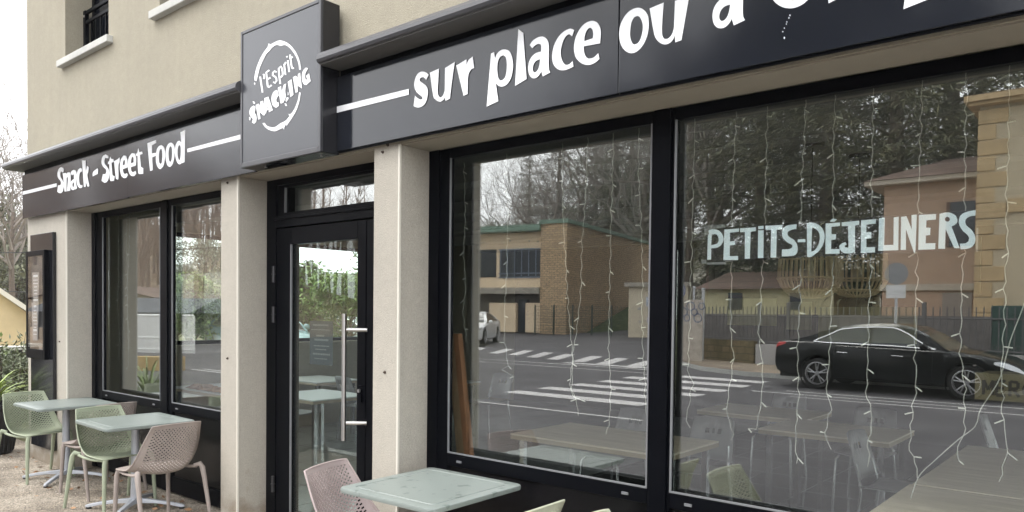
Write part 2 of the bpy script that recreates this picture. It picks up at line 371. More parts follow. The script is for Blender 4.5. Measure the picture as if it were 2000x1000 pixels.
# cornice strips over the signs
prof = [(0.0, 3.275), (-.10, 3.245), (-.165, 3.222), (-.192, 3.205), (-.206, 3.185), (-.208, 3.165), (-.200, 3.150), (-.185, 3.145)]
def cornice(x0, x1):
    mb = MB()
    for (ya, za), (yb, zb) in zip(prof, prof[1:]): mb.q((x0, ya, za), (x1, ya, za), (x1, yb, zb), (x0, yb, zb))
    for x in (x0, x1): mb.q(*[(x, y, z) for y, z in prof], (x, 0, 3.145))
    o = mb.build("cornice", GUTTER, shop, smooth=True)
    mb = MB(); mb.box(x0 + .001, x1 - .001, -.184, -.004, 3.138, 3.1445); mb.build("soffit_board", GUTTER_U, o)
    mb = MB(); mb.box(max(x0, WL) + .003, x1 - .003, -.030, -.001, 2.66, 3.137); mb.build("backing_rail", ALU, o)
cornice(-9.56, -4.79); cornice(-3.874, WR)
# soffit strip colour under the lintel
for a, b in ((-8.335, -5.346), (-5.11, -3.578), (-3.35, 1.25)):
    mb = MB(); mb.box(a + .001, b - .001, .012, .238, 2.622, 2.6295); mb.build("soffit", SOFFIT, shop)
# ---------------- shop windows
def shop_window(panes, x0, x1, zb=.815, zt=2.565):
    """black window wall: fixed frame, a sash round each pane, panels below"""
    yf = .235; mb = MB(); ztop = 2.6215
    edges = [x0] + [ (panes[i][1] + panes[i + 1][0]) / 2 for i in range(len(panes) - 1)] + [x1]
    for i, (a, b) in enumerate(panes):
        pass
    xs_ = [x0] + [v for p in panes for v in p] + [x1]
    for i in range(0, len(xs_), 2):
        a, b = xs_[i], xs_[i + 1]; t = min(.075, (b - a) * .36)
        end = (i == 0 or i == len(xs_) - 2)
        mb.box(a, b, yf + .012, .285, .02, ztop)
        # proud cover strip on the fixed member
        if i == 0: mb.box(a, a + .085, yf - .002, yf + .012, .02, ztop)
        elif i == len(xs_) - 2: mb.box(b - .085, b, yf - .002, yf + .012, .02, ztop)
        else: mb.box((a + b) / 2 - .045, (a + b) / 2 + .045, yf - .002, yf + .012, .02, ztop)
    for a, b in panes:
        mb.box(a, b, yf + .012, .285, zt, ztop); mb.box(a, b, yf + .012, .285, zb - .075, zb); mb.box(a, b, yf + .012, .285, .02, .16)
    fr = mb.build("shop_window", ALU, shop, bevel=.003)
    for a, b in panes:
        mb = MB(); g_ = GL if a == panes[0][0] else .292; mb.box(a - (.10 if g_ == GL else .04), b + .09, g_, g_ + .006, zb - .07, zt + .05); mb.build("pane", PANE, fr)
        mb = MB(); t = .008; y0, y1 = yf + .010, yf + .020
        mb.box(a, a + t, y0, y1, zb, zt); mb.box(b - t, b, y0, y1, zb, zt); mb.box(a + t, b - t, y0, y1, zb, zb + t); mb.build("gasket", GASKET, fr)
        mb = MB(); mb.box(a + .001, b - .001, .262, .284, .161, zb - .076); mb.build("lower_panel", ALU2, fr)
        for x in (a + .10, b - .12):
            mb = MB(); mb.box(x - .018, x + .018, yf + .004, yf + .0125, zb - .048, zb - .036); mb.build("drain_cap", GASKET, fr)
    mb = MB(); mb.box(x0 + .002, x1 - .002, .2855, .40, .0, .05); mb.box(x0 + .002, x1 - .002, .2855, .335, .05, zb - .08); mb.build("panel_lining", ALU, fr)
    return fr
shop_window([(-8.10, -6.853), (-6.634, -5.58)], -8.335, -5.346)
shop_window([(-3.185, -1.832), (-1.712, -.30), (-.18, 1.02)], -3.35, 1.25)
# window on the far right, outside the picture
mb = MB()
for x0, x1, z0, z1 in ((2.3, 2.38, .9, 2.4), (4.12, 4.2, .9, 2.4), (2.38, 4.12, .9, .98), (2.38, 4.12, 2.32, 2.4)): mb.box(x0, x1, .24, .32, z0, z1)
fr = mb.build("shop_window", ALU, shop); mb = MB(); mb.box(2.38, 4.12, .262, .268, .98, 2.32); mb.build("pane", PANE, fr)
# ---------------- entrance: frame, transom light, door leaf with pull handle
mb = MB(); yf = .235
for x0, x1, z0, z1 in ((-5.11, -4.985, .02, 2.6215), (-3.70, -3.578, .02, 2.6215), (-4.985, -3.70, 2.577, 2.6215)): mb.box(x0, x1, yf, .40, z0, z1)
mb.box(-4.985, -3.70, yf - .008, .40, 2.262, 2.345)
mb.box(-4.985, -3.70, yf - .022, yf - .0085, 2.318, 2.332)
fr = mb.build("door_frame", ALU, shop, bevel=.003)
mb = MB(); a, b = -4.90, -3.79
for x0, x1, z0, z1 in ((-4.984, a, 2.346, 2.576), (b, -3.701, 2.346, 2.576), (a, b, 2.346, 2.372), (a, b, 2.557, 2.576)): mb.box(x0, x1, yf + .018, .29, z0, z1)
tr = mb.build("transom_window", ALU, shop); mb = MB(); mb.box(a - .07, b + .07, GL - .03, GL - .024, 2.355, 2.57); mb.build("pane", PANE, tr)
mb = MB(); mb.box(a + .001, a + .01, yf + .013, yf + .03, 2.3725, 2.5565); mb.build("gasket", GASKET, tr)
mb = MB(); L_, R_ = -4.982, -3.948
for x0, x1, z0, z1 in ((L_, -4.80, .03, 2.256), (-4.035, R_, .03, 2.256), (-4.80, -4.035, 2.135, 2.256), (-4.80, -4.035, .03, .165)): mb.box(x0, x1, yf + .006, .315, z0, z1)
door = mb.build("entrance_door", ALU, shop, bevel=.003)
mb = MB(); mb.box(R_ + .006, -3.702, yf + .010, .315, .03, 2.256); mb.build("door_post", ALU, shop)
mb = MB(); mb.box(-4.799, -4.036, GL - .088, GL - .082, .166, 2.134); mb.build("pane", PANE_DOOR, door)
mb = MB(); mb.box(-4.799, -4.79, yf - .001, yf + .012, .166, 2.134); mb.build("gasket", GASKET, door)
hx, hy = -4.035, .135
mb = MB(); mb.tube([(hx, hy, .80), (hx, hy, 1.635)], .0155, 20); hd = mb.build("pull_handle", STEEL, door, smooth=True)
for z in (1.53, .915):
    mb = MB(); mb.tube([(hx, hy + .012, z), (hx + .105, yf + .006, z)], .0125, 16); mb.build("handle_arm", STEEL, hd, smooth=True)
for z in (1.40, 1.03):
    mb = MB(); mb.tube([(hx, hy, z - .004), (hx, hy, z + .004)], .0168, 20); mb.build("handle_collar", STEEL, hd, smooth=True)
mb = MB(); mb.box(-4.005, -3.975, yf - .006, yf + .0055, 1.05, 1.16); lk = mb.build("lock_plate", ALU, door); mb = MB(); mb.tube([(-3.99, yf - .018, 1.125), (-3.99, yf - .006, 1.125)], .012, 14); mb.build("lock_cylinder", STEEL, lk)
for z in (1.92, 1.62, .35):
    mb = MB(); mb.tube([(-4.99, yf - .016, z - .06), (-4.99, yf - .016, z + .06)], .012, 12); mb.tube([(-4.99, yf - .016, z - .005), (-4.99, yf - .016, z + .005)], .015, 12); mb.build("hinge", M("hinge_grey", (.06, .06, .065), .35, metal=.6), door, smooth=True)
# notice stickers on the door glass
mb = MB(); mb.box(-4.60, -4.33, GL - .080, GL - .079, 1.27, 1.58); nt_ = mb.build("door_notice", M("notice_black", (.02, .025, .03), .5), door)
mb = MB(); y = GL - .0810
for k, (x0, x1, z, h) in enumerate(((-4.56, -4.38, 1.545, .012), (-4.58, -4.36, 1.515, .006), (-4.52, -4.42, 1.47, .012), (-4.54, -4.38, 1.44, .014), (-4.55, -4.37, 1.40, .008), (-4.53, -4.40, 1.375, .008), (-4.56, -4.36, 1.34, .012), (-4.54, -4.39, 1.31, .007))):
    x = x0
    while x < x1 - .008:
        ww = random.uniform(.006, .016); mb.box(x, min(x + ww, x1), y, y + .0005, z, z + h); x += ww + .004
mb.build("notice_lettering", M("notice_grey", (.12, .125, .125), .6), nt_)
# side glazing frames and panes
for a, b, c, d in SIDE:
    mb = MB(); x0, x1 = WL + .10, WL + .17
    for y0, y1, z0, z1 in ((a, a + .05, c, d), (b - .05, b, c, d), (a + .05, b - .05, c, c + .05), (a + .05, b - .05, d - .05, d)): mb.box(x0, x1, y0, y1, z0, z1)
    fr = mb.build("side_window", ALU, shop); mb = MB(); mb.box(x0 + .03, x0 + .036, a + .05, b - .05, c + .05, d - .05); mb.build("pane", PANE_SIDE, fr)
# ================================================================== lettering helper: outlines smoothed, laid on the board plane
def smooth_loop(pts, tol=44):
    n = len(pts); out = []
    def turn(i):
        a = Vector(pts[i]) - Vector(pts[i - 1]); b = Vector(pts[(i + 1) % n]) - Vector(pts[i])
        if a.length < 1e-6 or b.length < 1e-6: return 180
        return math.degrees(abs(a.angle_signed(b)))
    cor = [turn(i) > tol for i in range(n)]
    for i in range(n):
        p1, p2 = Vector(pts[i]), Vector(pts[(i + 1) % n])
        if cor[i] and cor[(i + 1) % n]: out.append(p1); continue
        p0 = Vector(pts[i - 1]) if not cor[i] else p1 - (p2 - p1) * .5
        p3 = Vector(pts[(i + 2) % n]) if not cor[(i + 1) % n] else p2 + (p2 - p1) * .5
        for t in (0, .25, .5, .75):
            out.append(.5 * ((2 * p1) + (-p0 + p2) * t + (2 * p0 - 5 * p1 + 4 * p2 - p3) * t * t + (-p0 + 3 * p1 - 3 * p2 + p3) * t ** 3))
    return out
def parse(s): return [tuple(float(c) for c in q.split(',')) for q in s.split()]
def letter_loops(frame, loops, y):
    ox, oy, k = frame; res = []
    for s in loops:
        L = []
        for p in smooth_loop(parse(s) if isinstance(s, str) else s):
            h = hit(ox + p[0] * k, oy + p[1] * k, 1, y); L.append((h[0], h[2]))
        res.append(L)
    return res
def put_letter(name, L, y, t, parent, mat=None, dx=0, dz=0, sc_=1.0, c=None):
    if c is not None: L = [[(c[0] + (a - c[0]) * sc_, c[1] + (b - c[1]) * sc_) for a, b in Q] for Q in L]
    L = [[(a + dx, b + dz) for a, b in Q] for Q in L]
    mb = MB(); mb.prism(L, lambda a, b, h: (a, h, b), y - t, y); return mb.build(name, mat or WHITE, parent)
def stroke(s, wd):
    """polyline pen stroke -> outline loop"""
    P = [Vector(p) for p in parse(s)]; A = []; B = []
    for i, p in enumerate(P):
        d = (P[min(i + 1, len(P) - 1)] - P[max(i - 1, 0)]).normalized(); nn = Vector((-d.y, d.x)) * wd / 2
        A.append(tuple(p + nn)); B.append(tuple(p - nn))
    return A + B[::-1]
YF = -.05
# ---------------- left fascia
fl = thing("fascia_sign", "long dark grey signboard reading Snack - Street Food", "sign", (-7.1, YF, 2.63))
JL = hit(249, 300, 1, YF)[0]
def panel(x0, x1, z0, z1, y, mat, par):
    mb = MB(); mb.box(x0, x1, y, -.0305, z0, z1); return mb.build("panel", mat, par, bevel=.003)
panel(WL, JL - .002, 2.612, 3.085, YF, FASCIA, fl); panel(JL + .002, -4.80, 2.618, 3.095, YF - .003, FASCIA, fl)
FS = (100, 300, .09); FT = (190, 240, .13)
SN = [["270,345 258,310 215,295 175,320 148,375 135,440 140,500 165,550 200,590 212,630 208,665 185,690 150,690 133,825 170,855 205,860 245,830 262,780 275,700 268,630 245,580 215,530 200,490 198,440 205,400 225,385 240,408 262,400"],
 ["250,425 325,418 328,445 355,410 395,405 418,440 425,520 412,800 345,815 362,560 360,510 345,520 335,570 332,820 290,822"],
 ["432,450 425,420 440,385 480,355 520,360 545,400 550,480 540,620 560,755 520,780 505,775 475,795 440,780 422,730 420,660 440,590 495,550 492,460 475,450 460,470", "490,620 465,650 462,700 475,725 490,715 497,660"],
 ["668,385 665,330 640,315 600,335 565,400 548,500 552,610 575,700 610,745 650,748 680,725 675,680 650,690 625,670 610,610 608,510 620,430 640,400"],
 ["668,145 748,150 750,380 768,310 775,260 815,300 805,400 785,480 830,700 800,722 780,700 748,600 750,720 710,725 690,450"],
 ["910,400 1000,320 1020,345 1015,440 900,495"]]
ST = [["168,530 165,495 125,472 85,500 65,560 68,620 95,665 130,700 135,740 120,770 85,770 65,870 105,900 140,890 170,840 180,760 170,700 140,650 110,610 108,560 120,525 145,530"],
 ["195,505 210,540 242,545 245,585 215,600 225,740 230,790 262,800 250,870 215,875 190,850 180,620 160,620 163,585 180,575"],
 ["252,575 300,550 335,520 335,590 318,640 318,830 300,850 280,840 265,700"],
 ["455,670 385,695 395,750 415,770 445,755 458,785 435,825 405,832 365,800 343,720 340,640 355,550 395,490 430,495 452,560", "385,640 415,625 415,570 402,555 388,590"],
 ["580,640 505,665 512,720 535,745 575,720 585,760 560,795 530,800 490,775 465,700 460,620 475,520 520,455 560,460 585,530", "505,610 545,595 545,530 530,505 512,540"],
 ["618,380 630,440 672,430 680,465 640,480 650,600 655,660 690,680 690,765 640,768 615,740 605,500 580,495 578,465 600,450"],
 ["752,305 880,258 885,300 820,335 820,460 880,450 885,490 825,520 832,710 795,722 775,540"],
 ["965,335 1000,365 1018,440 1012,560 990,650 950,695 920,680 890,620 880,520 892,410 925,350", "958,385 975,420 978,510 968,600 945,620 928,580 925,490 935,420"],
 ["1110,295 1145,325 1165,400 1155,520 1130,620 1095,662 1060,645 1035,580 1025,480 1040,370 1075,310", "1105,345 1122,385 1125,480 1112,570 1092,590 1075,550 1070,460 1080,385"],
 ["1250,140 1320,105 1310,590 1260,610 1240,625 1205,600 1180,530 1168,430 1180,330 1210,275 1240,268 1262,300", "1240,330 1255,380 1252,500 1240,560 1222,555 1208,500 1205,420 1218,350"]]
for q in SN: put_letter("letter", letter_loops(FS, q, YF - .004), YF - .0035, .001, fl)
for q in ST: put_letter("letter", letter_loops(FT, q, YF - .004), YF - .0035, .001, fl)
for q in ("44.5,374 110.5,358 110.5,364.5 44.5,380.5", "366,290.5 471,262.5 471,271.5 366,297.5"):
    L = [[(hit(a, b, 1, YF - .004)[0], hit(a, b, 1, YF - .004)[2]) for a, b in parse(q)]]
    L = [[(max(WL + .002, min(-4.802, a)), b) for a, b in L[0]]]; put_letter("stripe", L, YF - .0035, .001, fl)
# ---------------- right fascia
fr_ = thing("fascia_sign", "long glossy dark signboard starting sur place ou above the big windows", "sign", (-1.0, YF, 2.63))
JR = hit(1208, 100, 1, YF)[0]
panel(-3.876, JR - .003, 2.642, 3.10, YF, FASCIA, fr_); panel(JR + .003, WR - .02, 2.642, 3.10, YF - .002, FASCIA, fr_)
mb = MB(); mb.box(-3.87, WR - .03, -.040, -.031, 2.632, 2.641); mb.build("trim_strip", ALU, fr_)
for par, xr, z0, z1 in ((fl, (WL + .05, -4.85), 2.64, 3.06), (fr_, (-3.7, 5.1), 2.67, 3.075)):
    x = xr[0]
    while x < xr[1]:
        for z in (z1,):
            if abs(x - JL) > .06 and abs(x - JR) > .06: mb = MB(); mb.lathe([(.001, -.0015), (.0028, -.0012), (.0035, 0)], (x, YF - .0031, z), 10, 'Y'); mb.build("rivet", MATS["black_aluminium"], par, smooth=True)
        x += .62
SUR, PL, ACE, OU, AA, EM = (790, 90, .13), (940, 40, .18), (1020, 30, .14), (1200, 0, .11), (1370, 0, .08), (1490, 0, .17)
LET = {'s': (SUR, ["362,433 330,400 268,382 210,405 168,470 147,560 152,630 180,690 225,730 265,765 270,795 240,803 195,780 157,745 137,900 165,915 215,922 265,905 310,860 338,790 352,700 345,640 318,590 270,555 232,525 230,500 240,480 270,468 300,478 324,508"]),
 'u': (SUR, ["381,398 518,338 500,640 503,720 520,760 545,773 575,745 598,690 605,620 610,328 757,237 720,480 682,790 615,822 610,770 585,805 545,835 500,828 460,795 430,740"]),
 'r': (SUR, ["777,292 930,200 932,290 945,240 970,200 1025,158 1046,330 1010,345 980,385 960,440 952,520 948,720 888,748"]),
 'p': (PL, ["105,358 138,343 148,410 175,355 215,322 255,315 300,330 330,385 345,470 338,560 315,640 275,695 230,717 190,710 158,680 185,875 58,935", "238,378 265,400 277,470 272,560 255,620 225,648 200,648 182,610 173,530 180,450 205,395"]),
 'l': (PL, ["402,93 455,135 492,635 366,710"]),
 'a': (ACE, ["105,415 140,360 200,315 265,295 310,305 350,345 372,430 370,720 390,797 285,852 265,775 245,820 205,865 160,878 120,860 92,810 83,730 95,650 130,580 185,530 262,505 265,430 255,405 225,397 185,415 138,457", "250,612 200,630 165,670 148,725 150,770 165,795 190,790 220,755 240,690"]),
 'c': (ACE, ["725,205 690,188 650,190 580,225 510,295 455,390 425,490 417,590 430,670 470,730 525,762 590,765 650,745 714,715 702,635 665,675 625,690 590,680 558,630 540,560 540,480 560,390 595,310 635,270 665,265 695,292"]),
 'e': (ACE, ["1085,390 858,432 862,500 880,560 910,597 950,602 1000,585 1060,527 1077,605 1030,650 970,682 910,692 840,675 780,630 740,570 722,480 728,380 755,280 810,180 880,110 960,78 1030,90 1075,145 1096,230", "865,360 985,320 990,260 980,200 955,175 930,177 895,220 872,290"]),
 'o': (OU, ["435,138 500,160 560,215 597,290 610,400 605,520 580,640 530,760 460,860 380,925 300,945 220,920 150,855 105,760 85,650 88,540 105,450 150,340 220,240 300,175 370,145", "405,282 445,300 485,370 503,450 500,540 480,640 450,720 410,770 360,790 325,775 290,700 277,600 285,490 305,390 350,310"]),
 'u2': (OU, ["625,150 875,45 848,420 845,570 855,640 880,685 920,692 970,672 1020,610 1050,520 1060,420 1075,15 1330,-80 1240,430 1190,712 1080,752 1070,625 1040,700 985,760 910,788 840,775 775,730 725,660 695,550"])}
YL = YF - .0045; G3 = {}
for k, (fr0, q) in LET.items():
    G3[k] = letter_loops(fr0, q, YL); put_letter("letter", G3[k], YL + .001, .001, fr_)
def shift(k, u, v, ku, kv, kk=1.0):            # repeat a letter shape so that its outline's left-bottom lands at u, v
    L = G3[k]; x0 = min(a for a, b in L[0]); z0 = min(b for a, b in L[0]); h = hit(u, v, 1, YL)
    return [[(h[0] + (a - x0) * kk, h[2] + (b - z0) * kk) for a, b in Q] for Q in L]
La = shift('a', 1391, 60, 0, 0, 1.02); put_letter("letter", La, YL + .001, .001, fr_)
xa = min(a for a, b in La[0]); za = max(b for a, b in La[0])
put_letter("letter", [[(xa + .02, za + .085), (xa + .07, za + .10), (xa + .115, za + .025), (xa + .085, za + .012)]], YL + .001, .001, fr_)
Le = shift('e', 1503.5, 27, 0, 0, 1.02); put_letter("letter", Le, YL + .001, .001, fr_)
bx = hit(1616, 7, 1, YL); x0, z0 = bx[0], bx[2]
put_letter("letter", [[(x0 - .012, z0 + .19), (x0 + .004, z0), (x0 + .05, z0 + .012), (x0 + .045, z0 + .12), (x0 + .062, z0 + .15), (x0 + .075, z0 + .13), (x0 + .078, z0 + .005), (x0 + .122, z0 + .012), (x0 + .118, z0 + .12), (x0 + .135, z0 + .15), (x0 + .150, z0 + .13), (x0 + .152, z0 + .003), (x0 + .2, z0 + .015), (x0 + .19, z0 + .16), (x0 + .16, z0 + .2), (x0 + .12, z0 + .175), (x0 + .085, z0 + .2), (x0 + .05, z0 + .17), (x0 + .04, z0 + .205)]], YL + .001, .001, fr_)
px_ = hit(1764.5, 17.8, 1, YL); k_ = 1.12
Lp = shift('p', 1764.5, 17.8, 0, 0, 1.12); put_letter("letter", Lp, YL + .001, .001, fr_)
xp = max(a for a, b in Lp[0]); zb_ = z0 + .01
for kk, adv in (('o', .20), ('r', .13), ('l', .12), ('e', .18), ('r', .13)):
    L = G3[kk]; xm = min(a for a, b in L[0]); zm = min(b for a, b in L[0]); kz = .95
    put_letter("letter", [[(xp + .02 + (a - xm), zb_ + (b - zm) * kz) for a, b in Q] for Q in L], YL + .001, .001, fr_); xp += adv
    if kk == 'l': put_letter("letter", [[(xp - .11, zb_ + .16), (xp - .012, zb_ + .175), (xp - .012, zb_ + .205), (xp - .11, zb_ + .19)]], YL - .003, .001, fr_)
L = [[(hit(a, b, 1, YL)[0], hit(a, b, 1, YL)[2]) for a, b in parse("657,208.5 798.5,173.5 798.5,185 657,220.5")]]; L = [[(max(-3.874, a), b) for a, b in L[0]]]; put_letter("stripe", L, YL + .001, .001, fr_)
# paint drips under the e
for u, v, s_ in ((1543, 30, 1.4), (1541, 35, 1.2), (1537, 43, 1.0), (1536, 47, .9), (1532, 55, 1.0), (1529, 62, 1.0), (1532, 74, 1.8)):
    h = hit(u, v, 1, YL); d = .0018 * s_; put_letter("paint_fleck", [[(h[0] - d, h[2]), (h[0], h[2] - d * 1.5), (h[0] + d, h[2] + d * .3), (h[0], h[2] + d * 1.4)]], YL + .001, .003, fr_)
# ---------------- projecting box sign over the door
bs_ = thing("box_sign", "square dark lightbox with a brushed white ring logo over the door", "sign", (-4.33, -.11, 2.62))
BX0, BX1, BY, BZ0, BZ1 = -4.787, -3.879, -.172, 2.622, 3.545
mb = MB(); mb.box(BX0, BX1, BY + .012, -.0305, BZ0, BZ1); mb.build("casing", M("lightbox_side", (.014, .014, .017), .25), bs_, bevel=.004)
mb = MB(); t = .022
for x0, x1, z0, z1 in ((BX0, BX0 + t, BZ0, BZ1), (BX1 - t, BX1, BZ0, BZ1), (BX0 + t, BX1 - t, BZ0, BZ0 + .034), (BX0 + t, BX1 - t, BZ1 - t, BZ1)): mb.box(x0, x1, BY, BY + .0118, z0, z1)
mb.build("face_frame", BOXFRAME, bs_, bevel=.003)
mb = MB(); mb.box(BX0 + t + .001, BX1 - t - .001, BY + .005, BY + .0115, BZ0 + .035, BZ1 - t - .001); mb.build("face_panel", BOXFACE, bs_)
mb = MB(); mb.box(-4.55, -4.40, -.12, -.06, BZ0 - .008, BZ0 - .0005); mb.build("vent_slot", ALU, bs_)
for x in (-4.6, -3.98):
    mb = MB(); mb.tube([(x, -.09, BZ0 - .006), (x, -.09, BZ0 - .0005)], .008, 10); mb.build("bolt", STEEL, bs_)
LA, LB, LC = (480, 70, .2), (490, 100, .08), (480, 130, .12); YB = BY + .0045
LOGO = [(LA, ["90,440 88,400 105,320 135,240 175,165 215,110 225,75 245,85 290,60 335,45 390,60 440,95 480,145 510,200 530,260 540,330 525,330 515,265 490,200 455,145 415,105 380,90 345,98 300,90 260,115 235,145 205,175 175,230 140,310 120,390 108,440"]),
 (LA, ["85,455 97,462 92,480 83,472"]),
 (LA, ["165,855 185,850 210,880 260,895 300,885 340,855 390,830 430,785 420,765 445,760 480,710 510,630 525,550 538,555 525,640 495,730 455,800 420,850 400,880 395,862 380,890 375,915 362,900 330,915 285,932 235,920 195,895"])]
for f_, q in LOGO: put_letter("ring_stroke", letter_loops(f_, q, YB), YB, .002, bs_)
for n_, s_ in enumerate(("228,620 288,1012", "305,560 330,600 322,680", "455,465 380,520 400,700 415,850 440,880 510,830", "395,690 485,650", "628,515 585,485 540,525 535,590 610,640 632,720 590,780 550,750", "680,420 700,640 722,800", "690,420 735,372 765,430 782,560 755,620 708,645", "818,320 850,580", "822,330 858,265", "905,225 940,510", "880,120 892,155", "960,85 1000,370 1020,420 1058,410", "945,180 1022,140")):
    put_letter("letter", letter_loops(LB, [stroke(s_, 40)], YB), YB - .0003 * (n_ % 4), .001, bs_)
for q in (["165,640 130,625 85,660 60,720 65,790 100,840 120,860 105,920 140,945 175,910 185,850 175,790 150,750 160,700"], ["160,620 215,595 245,660 240,560 290,545 305,640 320,800 300,805 225,740 245,860 205,880 190,780"],
 ["305,500 375,475 455,715 385,750 380,700 345,720 330,790 310,720", "350,640 365,680 345,690"], ["520,370 465,395 425,470 420,560 445,650 500,685 550,650 545,590 510,590 505,540 525,490 545,470"],
 ["520,340 575,310 590,430 620,300 665,265 650,400 660,500 620,600 570,620 545,480"], ["685,240 750,195 785,470 730,510"], ["765,165 815,140 850,180 855,110 890,85 925,365 890,340 845,315 850,425 810,440"],
 ["1020,20 985,5 935,60 915,140 920,240 950,300 990,315 1070,245 1040,110 990,150 1000,190 1010,210 985,225 970,180 975,110 1000,60"]):
    L = letter_loops(LC, q, YB); cc = (sum(a for a, b in L[0]) / len(L[0]), sum(b for a, b in L[0]) / len(L[0])); put_letter("letter", L, YB - .0014, .001, bs_, sc_=.92, c=cc)
for q in ("115,570 135,565 155,600 135,610", "60,820 80,830 75,880 60,870", "635,600 660,605 675,640 655,645", "690,410 700,460 685,470", "670,500 705,510 670,575 650,560"):
    put_letter("splash", letter_loops(LC, [q], YB), YB, .002, bs_)

for mt_, ior in ((FASCIA, 1.51), (BOXFACE, 1.56), (BOXFRAME, 1.5)): mt_.node_tree.nodes["Principled BSDF"].inputs['IOR'].default_value = ior; mt_.node_tree.nodes["Principled BSDF"].inputs['Specular IOR Level'].default_value = .5
# ================================================================== cafe furniture on the terrace
def plastic(n, c): return M(n, c, .55, spec=.35, var=.11, vs_=7, bump=.03, bs=300)
SAGE = plastic("sage_plastic", (.31, .345, .25)); TAUPE = plastic("taupe_plastic", (.31, .265, .24)); ROSE = plastic("rose_plastic", (.40, .33, .32)); CREAM = plastic("cream_plastic", (.48, .49, .38))
def polyl(pts, t):
    L = [0]
    for a, b in zip(pts, pts[1:]): L.append(L[-1] + math.hypot(b[0] - a[0], b[1] - a[1]))
    d = t * L[-1]
    for i in range(len(pts) - 1):
        if d <= L[i + 1] or i == len(pts) - 2:
            k = (d - L[i]) / max(1e-9, L[i + 1] - L[i]); k2 = k
            p0 = pts[max(0, i - 1)]; p1 = pts[i]; p2 = pts[i + 1]; p3 = pts[min(len(pts) - 1, i + 2)]
            f = lambda a, b, c, e: .5 * ((2 * b) + (-a + c) * k + (2 * a - 5 * b + 4 * c - e) * k * k + (-a + 3 * b - 3 * c + e) * k ** 3)
            return tuple(f(p0[j], p1[j], p2[j], p3[j]) for j in range(len(p1)))
CP = [(.225, .452, .205), (.15, .450, .222), (.05, .440, .232), (-.06, .428, .236), (-.145, .434, .236), (-.205, .472, .233), (-.232, .54, .226), (-.255, .66, .212), (-.278, .812, .186)]
EP = [(.215, .446, .2), (.16, .452, .222), (.08, .458, .232), (.0, .470, .236), (-.075, .515, .236), (-.135, .585, .233), (-.18, .66, .226), (-.222, .735, .212), (-.262, .806, .186)]
def shell_pt(u, v):
    c = polyl(CP, v); e = polyl(EP, v); k = abs(u) ** 2.6
    return Vector((c[0] * (1 - k) + e[0] * k, u * c[2], c[1] * (1 - k) + e[1] * k))
def make_chair(label, mat):
    t = thing("cafe_chair", label, "chair", group="perforated plastic chairs on the terrace")
    NU, NV = 31, 60; mb = MB()
    idx = {}
    for i in range(NU + 1):
        for j in range(NV + 1):
            idx[i, j] = len(mb.v); mb.v.append(tuple(shell_pt(-1 + 2 * i / NU, j / NV)))
    for i in range(NU):
        for j in range(NV):
            a, b, c, d = idx[i, j], idx[i + 1, j], idx[i + 1, j + 1], idx[i, j + 1]
            if (i + j) % 2 == 0 and 2 <= i < NU - 2 and ((16 <= j < NV - 3)):
                P = [Vector(mb.v[k]) for k in (a, b, c, d)]; ce = sum(P, Vector()) / 4; k0 = len(mb.v)
                sc_ = .80 if j > 24 else .55
                for p in P: mb.v.append(tuple(ce + (p - ce) * sc_))
                o = (a, b, c, d)
                for k in range(4): mb.f.append((o[k], o[(k + 1) % 4], k0 + (k + 1) % 4, k0 + k)); mb.m.append(0)
            else: mb.f.append((a, b, c, d)); mb.m.append(0)
    sh = mb.build("seat_shell", mat, t, smooth='all', fix=False)
    so = sh.modifiers.new("thick", 'SOLIDIFY'); so.thickness = .006; so.offset = 0
    mb = MB(); ring = [shell_pt(-1, j / 30) for j in range(31)] + [shell_pt(-1 + 2 * i / 16, 1) for i in range(1, 17)] + [shell_pt(1, 1 - j / 30) for j in range(1, 31)] + [shell_pt(1 - 2 * i / 16, 0) for i in range(1, 16)]
    mb.tube(ring + [ring[0]], .0062, 8); mb.build("rim", mat, t, smooth='all')
    for s in (-1, 1):
        mb = MB(); mb.tube([(.205, s * .188, .446), (.214, s * .20, .40), (.222, s * .208, .2), (.232, s * .216, 0)], [.020, .0185, .016, .0125], 12); mb.build("leg", mat, t, smooth=True)
        mb = MB(); mb.tube([(-.135, s * .212, .455), (-.165, s * .243, .468), (-.183, s * .252, .44), (-.205, s * .256, .36), (-.285, s * .268, 0)], [.015, .020, .0205, .018, .0125], 12); mb.build("leg", mat, t, smooth=True)
        mb = MB(); mb.tube([(.19, s * .195, .436), (.08, s * .218, .432), (-.05, s * .224, .436), (-.145, s * .226, .448)], .0115, 10); mb.build("side_rail", mat, t, smooth=True)
    return t
chair = make_chair("sage green perforated chair on the far side of the farthest terrace table", SAGE)
chair.location = (-8.22, -.30, 0); chair.rotation_euler = (0, 0, math.radians(9))
def colour(o, mat):
    for ch in list(o.children):
        d = bpy.data.meshes.get(ch.data.name.split('.')[0] + "__" + mat.name)
        ch.data = ch.data.copy(); ch.data.materials[0] = mat
colour_cache = {}
def place_chair(x, y, deg, label, mat):
    c = dup(chair, (x, y, 0), math.radians(deg), label)
    if mat is not SAGE:
        for k, ch in enumerate(c.children):
            key = (ch.data.name, mat.name)
            if key not in colour_cache:
                d = ch.data.copy(); d.materials[0] = mat; colour_cache[key] = d
            ch.data = colour_cache[key]
    return c
place_chair(-7.20, -.14, 190, "taupe chair mostly hidden behind the sage chair between the two far tables", TAUPE)
place_chair(-6.55, -.27, 6, "sage green chair standing between the two far terrace tables", SAGE)
place_chair(-5.70, -.31, 184, "taupe perforated chair with its back to the pillar beside the door", TAUPE)
place_chair(-3.19, -.36, 17, "rose pink perforated chair in front of the entrance door", ROSE)
place_chair(-2.27, -.375, 181, "cream chair whose curved back tip shows at the right of the near table", CREAM)
place_chair(-1.50, -.36, 3, "cream chair cut off at the bottom edge below the big window", CREAM)
